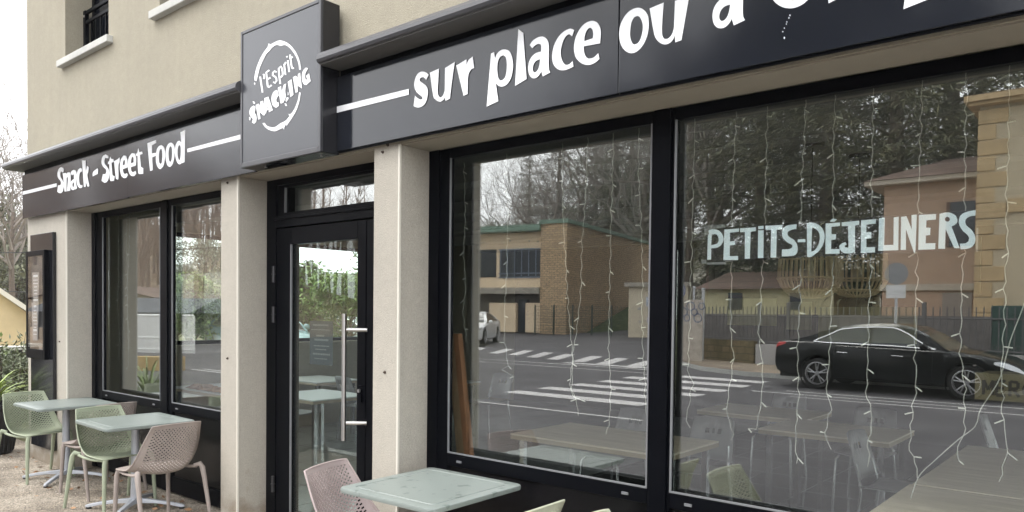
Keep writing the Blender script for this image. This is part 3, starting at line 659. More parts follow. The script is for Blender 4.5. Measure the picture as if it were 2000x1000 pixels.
TOP = M("table_laminate", (.20, .23, .215), .38, spec=.5, var=.06, vs_=4, bump=.015, bs=150)
TOPW = M("worn_table_laminate", (.215, .245, .23), .42, var=.08, vs_=5)
n, l, b = nodes_of(TOPW)                      # flaking patches on the near top
tc = n.new("ShaderNodeTexCoord"); no = n.new("ShaderNodeTexNoise"); no.inputs['Scale'].default_value = 14; no.inputs['Detail'].default_value = 9; l.new(tc.outputs['Object'], no.inputs['Vector'])
rp = n.new("ShaderNodeValToRGB"); rp.color_ramp.elements[0].position = .60; rp.color_ramp.elements[0].color = (1, 1, 1, 1); rp.color_ramp.elements[1].position = .66; rp.color_ramp.elements[1].color = (.62, .66, .64, 1); l.new(no.outputs[0], rp.inputs[0])
old = b.inputs['Base Color'].links[0].from_socket; mx = n.new("ShaderNodeMixRGB"); mx.blend_type = 'MULTIPLY'; mx.inputs[0].default_value = 1; l.new(old, mx.inputs[1]); l.new(rp.outputs[0], mx.inputs[2]); l.new(mx.outputs[0], b.inputs['Base Color'])
TLEG = M("table_leg_paint", (.44, .46, .50), .35, metal=.25, var=.05)
FOOT = M("black_glide", (.02, .02, .02), .5)
def rrect(h, r, n=6):
    P = []
    for cx, cy_, a0 in ((h - r, h - r, 0), (-h + r, h - r, 90), (-h + r, -h + r, 180), (h - r, -h + r, 270)):
        for k in range(n + 1):
            a = math.radians(a0 + 90 * k / n); P.append((cx + r * math.cos(a), cy_ + r * math.sin(a)))
    return P
def make_table(label):
    t = thing("bistro_table", label, "table", group="square folding bistro tables on the terrace")
    mb = MB(); H = .735
    secs = [(.35 - .012, .045, H - .030), (.35 - .002, .045, H - .026), (.35, .045, H - .012), (.35 - .003, .045, H - .003), (.35 - .010, .04, H), (.35 - .060, .03, H + .0002), (.35 - .063, .03, H - .0035), (.35 - .068, .03, H - .0035), (.35 - .071, .03, H + .0002)]
    rings = []
    for h, r, z in secs:
        i0 = len(mb.v); R = rrect(h, r); mb.v += [(a, b, z) for a, b in R]; rings.append((i0, len(R)))
    for (a, na), (b_, nb) in zip(rings, rings[1:]):
        for k in range(na): mb.f.append((a + k, a + (k + 1) % na, b_ + (k + 1) % na, b_ + k)); mb.m.append(0)
    mb.f.append(tuple(rings[-1][0] + k for k in range(rings[-1][1]))); mb.m.append(0); mb.f.append(tuple(rings[0][0] + k for k in reversed(range(rings[0][1])))); mb.m.append(0)
    mb.build("tabletop", TOP, t, smooth=True)
    mb = MB(); mb.lathe([(.036, .065), (.037, .10), (.031, .5), (.030, .685), (.06, .69), (.06, .7045)], n=24); mb.build("pole", TLEG, t, smooth=True)
    mb = MB(); mb.box(-.16, .16, -.03, .03, .690, .7045); mb.build("top_bracket", FOOT, t, bevel=.004)
    for k in range(4):
        a = math.radians(45 + 90 * k); d = Vector((math.cos(a), math.sin(a), 0)); e = Vector((-d.y, d.x, 0)); mb = MB(); i0 = 0
        for s, w_, z0, z1 in ((.0, .028, .045, .100), (.05, .027, .050, .088), (.16, .023, .048, .075), (.28, .020, .034, .058), (.37, .018, .014, .040), (.40, .013, .014, .030)):
            for q, z in ((-1, z0), (1, z0), (.75, z1), (-.75, z1)): mb.v.append(tuple(d * s + e * (q * w_) + Vector((0, 0, z))))
        for s in range(5):
            for q in range(4): mb.f.append((s * 4 + q, s * 4 + (q + 1) % 4, s * 4 + 4 + (q + 1) % 4, s * 4 + 4 + q)); mb.m.append(0)
        mb.f.append((3, 2, 1, 0)); mb.m.append(0); mb.f.append((20, 21, 22, 23)); mb.m.append(0)
        ar = mb.build("base_arm", TLEG, t, bevel=.004)
        mb = MB(); mb.lathe([(.001, 0), (.02, 0), (.02, .013), (.001, .0135)], tuple(d * .375), 14); mb.build("foot", FOOT, ar)
    return t
tb = make_table("grey green square bistro table farthest along the facade"); tb.location = (-7.97, -.14, 0)
dup(tb, (-6.37, -.185, 0), math.radians(-2), "grey green bistro table between the sage chair and the taupe chair")
t3 = dup(tb, (-2.885, -.17, 0), math.radians(1.5), "worn grey green bistro table nearest the camera with flaking top")
setmat(t3, "tabletop", TOPW)
# ================================================================== menu board on the corner pillar
mbd = thing("menu_board", "tall black wall board with a framed menu case on the corner pillar", "menu board", (-8.93, -.02, .15))
mb = MB(); mb.box(-9.24, -8.606, -.036, -.0005, .17, 2.425); mb.build("backboard", M("gloss_black_board", (.010, .011, .014), .10, var=.2), mbd, bevel=.003)
mb = MB(); x0, x1, z0, z1, t = -9.235, -8.70, 1.11, 2.245, .05
for a, b_, c, d in ((x0, x0 + t, z0, z1), (x1 - t, x1, z0, z1), (x0 + t, x1 - t, z0, z0 + .10), (x0 + t, x1 - t, z1 - .055, z1)): mb.box(a, b_, -.082, -.0365, c, d)
cf = mb.build("case_frame", ALU, mbd, bevel=.003)
mb = MB(); mb.box(x0 + t, x1 - t, -.045, -.0370, z0 + .10, z1 - .055); mb.build("case_back", M("case_back", (.03, .03, .033), .5), cf)
mb = MB(); mb.box(x0 + t, x1 - t, -.060, -.0455, z0 + .1005, z0 + .33); mb.build("cardboard_strip", M("cardboard", (.24, .17, .11), .8, var=.15), cf)
mb = MB(); mb.box(x0 + t, x1 - t, -.079, -.077, z0 + .1005, z1 - .0555); mb.build("pane", glass("case_pane", .025, (.93, .94, .95)), cf)
PAP = M("menu_paper", (.30, .27, .25), .7, var=.35, vs_=14, coords='Object'); INK = M("menu_white", (.7, .7, .68), .6)
for k, (zt, zb_) in enumerate(((2.02, 1.60), (1.70, 1.30))):
    mb = MB(); y = -.064 - .006 * k; mb.q((-9.10, y, zt), (-8.90, y, zt), (-8.93, y, zb_), (-9.07, y, zb_)); mb.q((-9.10, y + .002, zt), (-9.07, y + .002, zb_), (-8.93, y + .002, zb_), (-8.90, y + .002, zt))
    mn = mb.build("menu_leaflet", PAP, cf, fix=False)
    mb = MB(); yy = y - .0012
    for j in range(9):
        z = zt - .05 - .036 * j; wv = random.uniform(.04, .085); mb.box(-9.0 - wv * .8, -9.0 + wv * .8, yy, yy + .0006, z, z + (.022 if j in (0, 7) else .008))
    mb.build("menu_print", INK, mn)
# ================================================================== planter at the corner
GREEN = M("leaf_green", (.075, .115, .03), .55, col2=(.16, .21, .05), var=.4, vs_=3, island=.35)
LIME = M("leaf_lime", (.13, .20, .035), .5, col2=(.30, .36, .08), vs_=4, island=.3)
OLIVE = M("leaf_olive", (.10, .125, .075), .6, col2=(.19, .21, .13), vs_=3, island=.35)
BARK = M("bark", (.11, .085, .065), .95, var=.4, vs_=8, bump=.5, bs=30)
def leaf(mb, p, d, L, W, droop=.0):
    d = Vector(d).normalized(); s = d.cross(Vector((0, 0, 1)))
    if s.length < 1e-3: s = Vector((1, 0, 0))
    s.normalize(); s = (Matrix.Rotation(random.uniform(-.9, .9), 3, d) @ s)
    p = Vector(p); m1 = p + d * L * .45 + Vector((0, 0, -droop * L * .2)); e = p + d * L + Vector((0, 0, -droop * L))
    mb.q(p, m1 + s * W, e, m1 - s * W)
def blade(mb, p, az, L, W, el, seg=6, bend=1.5):
    p = Vector(p); el0 = el; s = Vector((-math.sin(az), math.cos(az), 0)); prev = None
    for k in range(seg + 1):
        ww = W * (1 - (k / seg) ** 2) + .001
        cur = (p - s * ww, p + s * ww)
        if prev: mb.q(prev[0], prev[1], cur[1], cur[0])
        prev = cur; e = el0 - bend * (k / seg)
        p = p + Vector((math.cos(az) * math.cos(e), math.sin(az) * math.cos(e), math.sin(e))) * (L / seg)
def palm(name, label, loc, h, mat, n=60, cat="plant", pot=None, group=None):
    t = thing(name, label, cat, loc); mb = MB()
    for i in range(n):
        az = random.uniform(0, 6.283); blade(mb, (loc[0], loc[1], loc[2] + (pot or .02)), az, h * random.uniform(.7, 1.25), .016, random.uniform(.7, 1.45), bend=random.uniform(1.2, 2.1))
    mb.build("leaves", mat, t, fix=False); return t
PX_, PY_ = -9.93, -.2
pt = thing("flower_pot", "large ribbed black pot at the left end of the terrace", "pot", (PX_, PY_, 0))
mb = MB(); R = [(.17, 0), (.19, .02), (.255, .42), (.27, .52), (.29, .53), (.29, .565), (.26, .57), (.25, .5), (.0, .49)]
mb.lathe(R, (PX_, PY_, 0), 40); mb.build("pot_wall", M("pot_black", (.016, .016, .018), .45, bump=.2, bs=40), pt, smooth=True)
mb = MB()
for k in range(26):
    a = 6.283 * k / 26; mb.tube([(PX_ + .196 * math.cos(a), PY_ + .196 * math.sin(a), .03), (PX_ + .268 * math.cos(a), PY_ + .268 * math.sin(a), .5)], .006, 6)
mb.build("ribbing", MATS["pot_black"], pt)
mb = MB(); mb.lathe([(.248, .505), (.0, .515)], (PX_, PY_, 0), 24); mb.build("soil", M("soil", (.05, .035, .025), 1, var=.4, bump=.8, bs=40), pt)
palm("potted_palm", "yellow green arching palm leaves growing from the black pot", (PX_, PY_, .5), .62, LIME, 90)
def bush(name, label, c, rx, rz_, mat, n=2600, L=.10, W=.022, up=.4, cat="shrub", group=None):
    t = thing(name, label, cat, (c[0], c[1], c[2]), group); mb = MB(); st = MB()
    tips = []
    for i in range(46):
        az = random.uniform(0, 6.283); el = random.uniform(.1, 1.4); r = random.uniform(.6, 1.05)
        e = Vector((c[0] + rx * r * math.cos(az) * math.cos(el), c[1] + rx * r * math.sin(az) * math.cos(el), c[2] + rz_ * (.28 + .72 * math.sin(el)) * r))
        b0 = Vector((c[0], c[1], c[2])); m1 = (b0 + e) / 2 + Vector((random.uniform(-.1, .1) * rx, random.uniform(-.1, .1) * rx, .12 * rz_)); st.tube([b0, m1, e], [.014, .009, .003], 5); tips.append((b0, m1, e))
    for i in range(n):
        b0, m1, e = random.choice(tips); k = random.random() ** .55; p = (m1.lerp(e, k * 2 - 1) if k > .5 else b0.lerp(m1, k * 2)) + Vector([random.gauss(0, .07 * rx) for _ in range(3)])
        if p.z < c[2] + .02: continue
        d = Vector((random.gauss(0, 1), random.gauss(0, 1), random.gauss(up, .7))); leaf(mb, p, d, L * random.uniform(.6, 1.3), W * random.uniform(.7, 1.2))
    st.build("stems", BARK, t, smooth='all'); mb.build("foliage", mat, t, fix=False); return t
# ================================================================== inside the shop, seen through the glass
WOOD = M("table_oak", (.62, .53, .39), .4, col2=(.86, .76, .60), vs_=2.2); 
n, l, b = nodes_of(WOOD)
tc = n.new("ShaderNodeTexCoord"); mp = n.new("ShaderNodeMapping"); mp.inputs['Scale'].default_value = (1.2, 14, 14); l.new(tc.outputs['Object'], mp.inputs[0])
for nd in n:
    if nd.type == 'TEX_NOISE': l.new(mp.outputs[0], nd.inputs['Vector']); nd.inputs['Scale'].default_value = 2.0
EDGE = M("table_edge", (.42, .35, .24), .5, var=.1)
DARKM = M("dark_metal", (.03, .03, .032), .4, metal=.6)
CHROME = M("chrome_leg", (.55, .56, .57), .22, metal=1.0)
CHW = M("white_chair_shell", (.26, .26, .265), .4, var=.04)
def in_table(x0, x1, y0, y1, label, top=WOOD, z=.74):
    cx, cyy = (x0 + x1) / 2, (y0 + y1) / 2
    t = thing("dining_table", label, "table", (cx, cyy, .012), "tables inside the shop")
    mb = MB(); mb.box(x0, x1, y0, y1, z - .012, z); mb.build("tabletop", top, t, bevel=.002)
    mb = MB(); mb.box(x0 + .001, x1 - .001, y0 + .001, y1 - .001, z - .042, z - .0125); mb.build("table_edge", EDGE, t)
    for a in (x0 + .07, x1 - .07):
        for b_ in (y0 + .07, y1 - .07):
            mb = MB(); mb.box(a - .02, a + .02, b_ - .02, b_ + .02, .013, z - .0425); mb.build("leg", CHROME, t)
    return t
def make_in_chair(label):
    t = thing("dining_chair", label, "chair", group="pale chairs with square holes inside the shop")
    mb = MB(); N = 8
    P = lambda u, v: (-.19 + .40 * v - .015 * math.sin(3.14 * v), (u - .5) * .40, .455 + .02 * (2 * u - 1) ** 2 + .012 * v)
    for i in range(N):
        for j in range(N): mb.q(P(i / N, j / N), P((i + 1) / N, j / N), P((i + 1) / N, (j + 1) / N), P(i / N, (j + 1) / N))
    s = mb.build("seat", CHW, t, smooth='all', fix='weld'); so = s.modifiers.new("thick", 'SOLIDIFY'); so.thickness = .012
    mb = MB(); us = [0, .08, .2, .30, .41, .46, .54, .59, .70, .8, .92, 1]; vs2 = [0, .15, .45, .60, .73, 1]
    def B(u, v):
        yy = (u - .5) * (.40 - .06 * v); return (-.20 - .10 * v - .03 * (1 - (2 * u - 1) ** 2), yy, .50 + .33 * v - .012 * (2 * u - 1) ** 4 * v)
    holes = {(3, 3): 1, (5, 3): 1, (7, 3): 1}
    for i in range(len(us) - 1):
        for j in range(len(vs2) - 1):
            if (i, j) in holes: continue
            mb.q(B(us[i], vs2[j]), B(us[i + 1], vs2[j]), B(us[i + 1], vs2[j + 1]), B(us[i], vs2[j + 1]))
    s = mb.build("backrest", CHW, t, smooth='all', fix='weld'); so = s.modifiers.new("thick", 'SOLIDIFY'); so.thickness = .010
    for q in (-1, 1):
        mb = MB(); mb.tube([(.17, q * .17, .448), (.20, q * .19, .42), (.215, q * .205, .013)], .0105, 10); mb.build("leg", CHROME, t, smooth=True)
        mb = MB(); mb.tube([(-.24, q * .155, .62), (-.20, q * .17, .47), (-.19, q * .18, .42), (-.235, q * .205, .013)], .0105, 10); mb.build("leg", CHROME, t, smooth=True)
    return t
ich = make_in_chair("pale chair far back, seen low at the left of the first big pane"); ich.location = (-6.65, 4.5, 0); ich.rotation_euler = (0, 0, math.radians(-90))
def in_chair(x, y, deg, label): return dup(ich, (x, y, 0), math.radians(deg), label)
in_table(-3.68, -2.36, 1.42, 2.20, "light oak table behind the first big pane nearest the pillar")
in_chair(-3.42, 2.48, -96, "pale chair behind the oak table close to the leaning boards")
in_chair(-2.66, 2.46, -90, "pale chair with three square holes just right of the mullion")
in_table(-3.30, -2.28, 3.75, 4.5, "oak table standing behind the lettered banner at the left")
in_chair(-2.85, 4.68, -90, "pale chair with three square holes behind the table left of the lamp")
in_table(-2.40, -1.42, 3.02, 3.8, "oak table below the nearer wicker lamp")
in_chair(-1.85, 4.05, -90, "pale chair behind the table below the nearer wicker lamp")
in_table(-.98, .1, .74, 1.62, "large weathered oak table nearest the glass at the bottom right")
in_table(-.97, .1, 1.64, 3.3, "long weathered oak table continuing behind the one at the bottom right")
in_chair(-1.30, 2.8, -4, "pale chair farther along the long table under the diagonal cable")
in_table(-.35, .8, 4.1, 4.9, "oak table at the far right edge behind the long table")
in_chair(-.75, 4.5, 0, "pale chair left of the far right oak table")
PALE = M("pale_laminate", (.62, .64, .62), .35, var=.04)
in_table(-7.32, -6.44, 1.60, 2.36, "pale topped table framed by the door glass", PALE)
in_chair(-6.55, 1.05, 95, "pale chair seen whole low through the door glass", ); in_chair(-7.55, 2.1, 4, "pale chair left of the table in the door glass")
in_chair(-6.0, 2.2, 172, "pale chair beside the pull handle inside the door")
in_table(-7.9, -6.7, 3.6, 4.4, "pale topped table farther in behind the door glass", PALE)
in_chair(-7.1, 3.25, 92, "pale chair backed against the farther table in the door glass"); in_chair(-7.65, 3.2, 86, "pale chair left of the one backed against the farther table")
in_table(-8.75, -7.45, 1.25, 2.0, "pale topped table behind the right pane of the far window", PALE)
in_table(-8.9, -8.0, 2.75, 3.45, "pale topped table deepest behind the far window", PALE)
pp_ = thing("paper_pile", "crumpled brown wrapping paper lying on a pale table", "paper", (-7.95, 1.45, .74))
mb = MB(); random.seed(3); G = [[Vector((-8.45 + .06 * i + random.uniform(-.01, .01), 1.28 + .04 * j + random.uniform(-.01, .01), .744 + random.uniform(0, .055) * (1 if 0 < i < 15 and 0 < j < 5 else .1))) for j in range(6)] for i in range(16)]
for i in range(15):
    for j in range(5): mb.q(G[i][j], G[i + 1][j], G[i + 1][j + 1], G[i][j + 1])
mb.build("paper_sheet", M("brown_paper", (.34, .20, .11), .8, var=.2), pp_, fix=False)
# boards leaning inside the first big pane
for k, (xb, xt, ww, c_, lab) in enumerate(((-3.235, -3.355, .075, (.36, .25, .15), "thin tan board leaning inside the window corner"), (-3.155, -3.305, .055, (.36, .17, .085), "orange brown board leaning in front of the tan board"))):
    t = thing("leaning_board", lab, "board", (xb, .36, .3), "boards leaning inside the window"); mb = MB()
    P = [(xb, .47, .02), (xb + ww, .47, .02), (xb + ww, .51, .02), (xb, .51, .02), (xt, .405, 1.52), (xt + ww * .8, .405, 1.52), (xt + ww * .8, .445, 1.52), (xt, .445, 1.52)]
    mb.v = P
    for f in ((0, 3, 2, 1), (4, 5, 6, 7), (0, 1, 5, 4), (1, 2, 6, 5), (2, 3, 7, 6), (3, 0, 4, 7)): mb.f.append(f); mb.m.append(0)
    mb.build("plank", M("board%d" % k, c_, .6, var=.15, vs_=9), t, bevel=.002)
# wicker pendant lamps
CANE = M("cane", (.66, .53, .33), .6, var=.2)
def lamp(label, c, R, zb, zt, n=34):
    t = thing("pendant_lamp", label, "lamp", (c[0], c[1], zb), "wicker pendant lamps")
    rr = lambda k: R * (.35 + .65 * min(1, (k / .28)) ** .5) if k < .28 else R * (1 - .10 * ((k - .28) / .72) ** 2)
    mb = MB()
    for i in range(n):
        a = 6.283 * i / n; mb.tube([(c[0] + rr(k) * math.cos(a), c[1] + rr(k) * math.sin(a), zb + (zt - zb) * k) for k in (0, .04, .1, .2, .32, .5, .75, 1)], .0065, 5)
    sh = mb.build("cane_shade", CANE, t)
    for k in (0.0, .12, .34, .72, 1.0):
        mb = MB(); r = rr(k) + .004; mb.tube([(c[0] + r * math.cos(6.2832 * j / 40), c[1] + r * math.sin(6.2832 * j / 40), zb + (zt - zb) * k) for j in range(41)], .007, 6); mb.build("hoop", CANE, sh)
    mb = MB(); mb.tube([(c[0], c[1], zb + .18), (c[0], c[1], 2.79)], .004, 6); mb.build("cord", DARKM, t)
    mb = MB(); mb.lathe([(.001, -.03), (.075, -.028), (.08, -.01), (.08, 0)], (c[0], c[1], 2.818), 28); mb.build("ceiling_rose", DARKM, t, smooth=True)
    mb = MB(); mb.lathe([(.001, -.1), (.03, -.09), (.045, -.05), (.03, 0), (.018, .04), (.018, .09)], (c[0], c[1], zb + .2), 18); mb.build("bulb", M("unlit_bulb", (.55, .5, .38), .2), t, smooth=True)
lamp("nearer wicker cage lamp hanging below the middle of the banner", (-1.76, 2.27), .205, 1.78, 2.16); lamp("smaller looking wicker lamp hanging farther back under the banner", (-1.62, 2.85), .20, 1.80, 2.16)
# back of the room: green panel, notices, crate with lettering
gp = thing("wall_panel", "dark green panel across the back of the dining room", "panel", (-3.5, 7.98, 1.6)); mb = MB(); mb.box(-5.2, -1.6, 7.94, 7.995, 1.95, 2.65); mb.build("panel_face", M("bottle_green", (.012, .05, .035), .5), gp)
for k, (x0, x1, z0, z1, c_, lab) in enumerate(((-4.9, -4.15, 1.5, 1.9, (.5, .48, .26), "wide pale yellow notice left under the green panel"), (-3.55, -2.3, 1.3, 1.78, (.55, .53, .3), "largest pale yellow notice pinned under the green panel"), (-4.0, -3.65, 1.45, 1.85, (.35, .34, .2), "narrow dull notice between two larger yellow ones"))):
    t = thing("wall_notice", lab, "notice", ((x0 + x1) / 2, 7.98, z0), "notices pinned on the back wall"); mb = MB(); mb.box(x0, x1, 7.975, 7.995, z0, z1); mb.build("notice_sheet", M("notice%d" % k, c_, .7, var=.06), t)
cr = thing("lettered_crate", "flat wooden crate board stencilled MERC on the right edge", "crate", (-.45, 1.9, .74)); a = hit(1904, 728, 1, 1.0); b_ = hit(2015, 785, 1, 1.0)
cx0, cx1, cz0, cz1 = hit(1904, 750, 1, .62)[0], hit(2032, 750, 1, .62)[0], hit(1910, 780, 1, .62)[2], hit(1910, 728, 1, .62)[2]
mb = MB(); mb.box(cx0, cx1, .62, .645, cz0, cz1); mb.build("crate_board", M("crate_wood", (.16, .135, .075), .7, var=.15, vs_=7), cr)
mb = MB(); mb.box(cx0 + .005, cx1 - .005, .646, .9, cz0 + .002, cz1 - .006); mb.build("crate_body", MATS["crate_wood"], cr)
LM, h = cz1 - cz0, .0
STEN = M("stencil", (.045, .038, .03), .8)
def seg(x0, z0, x1, z1, w_):
    d = Vector((x1 - x0, z1 - z0)).normalized(); nn = Vector((-d.y, d.x)) * w_ / 2
    return [(x0 + nn.x, z0 + nn.y), (x1 + nn.x, z1 + nn.y), (x1 - nn.x, z1 - nn.y), (x0 - nn.x, z0 - nn.y)]
w0 = (cx1 - cx0); gx = cx0 + w0 * .14; lw = w0 * .15; zt_, zb2 = cz1 - LM * .26, cz0 + LM * .20; wd = .011
GLY = {'M': [(0, 0, 0, 1), (0, 1, .5, .35), (.5, .35, 1, 1), (1, 1, 1, 0)], 'E': [(0, 0, 0, 1), (0, 1, .9, 1), (0, .52, .75, .52), (0, 0, .9, 0)], 'R': [(0, 0, 0, 1), (0, 1, .8, .95), (.8, .95, .8, .55), (.8, .55, 0, .5), (.3, .5, .95, 0)], 'C': [(.9, .9, .35, 1), (.35, 1, 0, .6), (0, .6, 0, .35), (0, .35, .35, 0), (.35, 0, .9, .1)]}
for ch in "MERC":
    for k, (p, q, r, s) in enumerate(GLY[ch]):
        put_letter("letter_stroke", [seg(gx + p * lw, zb2 + q * (zt_ - zb2), gx + r * lw, zb2 + s * (zt_ - zb2), wd)], .6195 - .0003 * k, .001, cr, STEN)
    gx += lw + w0 * .055
# ================================================================== hand painted banner inside the second big pane
bn = thing("window_banner", "black paper strip hand lettered PETiTS-DÉJEUNERS taped inside the glass", "banner", (-1.0, .30, 1.9))
YP = .378
Q = [hit(u, v, 1, YP + .002) for u, v in ((1377, 446), (1906, 411), (1908, 486), (1381, 512))]
mb = MB(); mb.prism([[(q[0], q[2]) for q in Q]], lambda a, b, h: (a, h, b), YP + .0015, YP + .0025); mb.build("paper_strip", M("black_paper", (.018, .018, .020), .85, var=.15, vs_=5), bn)
PT, PD, PU = (1370, 420, .1), (1540, 415, .1), (1700, 400, .11)
PAINT = M("chalk_paint", (.88, .96, 1.0), .8, var=.10, vs_=24, col2=(.76, .90, .96))
BAN = [(PT, ["130,300 230,278 320,295 390,350 430,440 428,500 390,580 310,635 192,650 188,870 115,872", "200,385 265,372 310,390 335,450 335,510 305,560 192,590"]), (PT, ["450,285 735,262 730,328 555,345 555,515 652,510 652,580 555,592 550,805 715,800 712,878 430,880"]),
 (PT, ["755,260 1062,238 1062,312 962,325 945,852 848,855 850,330 757,335"]), (PT, ["1108,300 1215,298 1210,838 1103,840"]), (PT, ["1112,218 1215,210 1212,272 1112,278"]), (PT, ["1250,210 1580,195 1578,278 1470,288 1460,830 1350,832 1362,292 1252,285"]),
 (PT, ["1858,180 1855,272 1790,280 1710,310 1680,350 1690,400 1740,445 1800,480 1850,545 1875,610 1875,710 1840,770 1760,800 1570,808 1575,670 1690,668 1750,650 1780,620 1770,580 1690,540 1620,480 1580,410 1580,320 1610,250 1680,205 1760,190"]),
 (PD, ["185,525 328,520 328,580 180,580"]), (PD, ["360,210 480,200 580,235 660,310 700,410 705,500 680,610 620,720 540,800 440,868 365,868", "462,285 530,320 590,380 612,460 605,560 570,660 515,735 445,768"]),
 (PD, ["728,216 1008,196 1005,262 840,280 840,422 930,425 920,528 835,535 832,715 1000,715 998,803 722,808"]), (PD, ["808,176 866,118 952,134 892,184"]),
 (PD, ["1040,195 1380,160 1380,240 1300,255 1298,760 1230,795 1110,798 1040,765 1000,710 995,650 1040,610 1110,580 1140,620 1095,655 1110,680 1150,685 1172,650 1165,265 1040,268"]),
 (PD, ["1420,155 1708,130 1705,215 1520,238 1520,388 1618,382 1620,505 1520,512 1520,680 1692,678 1690,780 1415,790"]), (PU, ["155,240 258,228 245,715 410,712 415,225 502,212 495,805 140,818"]),
 (PU, ["545,215 640,200 735,440 730,180 825,175 800,800 785,855 765,820 630,430 630,800 538,802"]), (PU, ["862,180 1165,163 1163,262 995,275 990,405 1068,408 1060,535 985,545 980,685 1155,680 1150,788 850,800"]),
 (PU, ["1230,160 1340,135 1430,145 1510,190 1545,270 1520,340 1440,385 1585,770 1490,770 1335,430 1325,782 1205,780 1220,370", "1365,213 1400,225 1415,260 1400,290 1365,300 1330,285 1318,255 1335,225"]),
 (PU, ["1870,95 1865,190 1770,205 1700,250 1685,310 1710,370 1790,440 1850,530 1865,620 1840,700 1780,760 1690,785 1600,790 1590,690 1680,685 1740,650 1755,590 1720,530 1640,460 1590,380 1570,300 1590,210 1650,150 1750,115"])]
for f_, q in BAN: put_letter("letter", letter_loops(f_, q, YP), YP, .001, bn, PAINT)
TAPE = M("clear_tape", (.22, .23, .23), .35)
for s_ in ("1375,441 1416,438 1418,444 1376,450", "1376,450 1384,449 1385,458 1376,460", "1370,507 1380,507 1380,515 1371,515", "1381,513 1419,511 1418,516 1381,517", "1907,445 1911,445 1910,492 1906,492"):
    put_letter("tape", [[(hit(a, b_, 1, YP)[0], hit(a, b_, 1, YP)[2]) for a, b_ in parse(s_)]], YP - .0015, .0004, bn, TAPE)
# ================================================================== curtain of fairy lights
WIRE = M("clear_wire", (.50, .50, .45), .4); LED = M("led_tip", (.70, .70, .63), .3)
YS = .43
def light_string(pts, label, step=.16, n0=0):
    P = [hit(u, v, 1, YS) for u, v in pts]; top = P[0]
    t = thing("fairy_light_strand", label, "fairy lights", tuple(P[-1]), "fairy light strands hanging inside the glass")
    path = [top]; acc = 0
    for a, b_ in zip(P, P[1:]):
        k = max(1, int((b_ - a).length / .025))
        for j in range(1, k + 1):
            q = a.lerp(b_, j / k); path.append(Vector((q[0] + .0035 * math.sin(len(path) * 1.9) + random.gauss(0, .0022), YS + .003 * math.cos(len(path) * 1.9), q[2])))
    mb = MB(); mb.tube(path, .0018, 5); mb.build("wire", WIRE, t)
    run = random.uniform(.03, .1); nxt = run; d = 0; side = random.choice((-1, 1))
    for a, b_ in zip(path, path[1:]):
        d += (b_ - a).length
        if d > nxt:
            nxt += step * random.uniform(.7, 1.35); side = -side if random.random() < .75 else side
            e = b_ + Vector((side * random.uniform(.018, .032), random.uniform(-.012, .0), random.uniform(-.026, .004)))
            mb = MB(); mb.tube([b_, b_.lerp(e, .45), e], [.0016, .0030, .0026], 6); mb.build("bulb", LED, t)
    return t
SA = ["first from the pillar in the first big pane, hanging over the boards", "second from the pillar, ending in a hook above the table", "third from the pillar, crossing another strand low down", "fourth from the pillar, looping round its neighbour", "fifth from the pillar, the longest in the first big pane", "last in the first big pane, close to the mullion"]
A_ = [[(906, 318), (909, 420), (905, 500), (910, 560), (904, 610), (912, 668)], [(990, 300), (992, 420), (990, 520), (986, 600), (985, 660), (992, 715), (980, 722), (1003, 735), (998, 748)], [(1098, 280), (1099, 400), (1104, 500), (1110, 600), (1118, 690), (1118, 760), (1128, 790), (1129, 812)],
      [(1148, 268), (1144, 380), (1136, 480), (1135, 560), (1129, 620), (1118, 700), (1113, 750), (1120, 775), (1133, 781)], [(1198, 260), (1196, 360), (1192, 480), (1190, 600), (1189, 700), (1193, 760), (1190, 830), (1184, 848)], [(1248, 250), (1247, 330), (1252, 430), (1255, 560), (1253, 640), (1258, 720), (1262, 800), (1265, 832)]]
for P, s_ in zip(A_, SA): light_string(P, "fairy light strand " + s_)
B_ = [[(1357, 230), (1355, 330), (1352, 420), (1350, 500), (1348, 620), (1345, 680), (1342, 722), (1352, 750), (1346, 790), (1339, 822), (1348, 836)], [(1437, 215), (1434, 310), (1430, 420), (1428, 520), (1427, 640), (1433, 700), (1428, 740), (1421, 775), (1420, 810), (1433, 848), (1426, 860)],
      [(1499, 204), (1497, 320), (1493, 420), (1490, 500), (1486, 590), (1482, 650), (1490, 720), (1488, 760), (1482, 810), (1476, 838), (1463, 837)], [(1573, 190), (1570, 290), (1565, 400), (1563, 500), (1562, 600), (1558, 690), (1560, 770), (1556, 820), (1553, 860), (1557, 905)],
      [(1630, 180), (1628, 300), (1626, 400), (1628, 520), (1623, 600), (1620, 700), (1615, 770), (1623, 800), (1611, 845), (1622, 878)], [(1706, 165), (1704, 300), (1702, 420), (1700, 540), (1696, 640), (1695, 720), (1692, 765), (1704, 815), (1697, 860), (1695, 912)],
      [(1802, 150), (1798, 260), (1795, 360), (1792, 480), (1788, 620), (1786, 700), (1790, 755), (1779, 830), (1776, 880), (1793, 915), (1790, 934)], [(1888, 133), (1886, 240), (1885, 340), (1883, 480), (1878, 600), (1876, 690), (1885, 760), (1882, 850), (1866, 885), (1872, 899)],
      [(1972, 118), (1970, 240), (1966, 380), (1966, 480), (1962, 620), (1956, 720), (1957, 790), (1965, 850), (1962, 900), (1951, 940)]]
SB = ["nearest the mullion in the second big pane", "above the first letter of the banner", "above the second T of the banner", "beside the ceiling rose of the lamp", "above the accent of the banner", "above the middle of the black car's reflection, over the letter E", "over the letter N of the banner", "over the last letter of the banner", "right of the banner, last before the picture edge"]
for P, s_ in zip(B_, SB): light_string(P, "fairy light strand " + s_)
W_ = [[(231, 420), (232, 520), (229, 600), (233, 660), (231, 702)], [(247, 415), (248, 520), (250, 620), (252, 660), (250, 718)], [(253, 414), (252, 500), (248, 560), (249, 640), (251, 690)]]
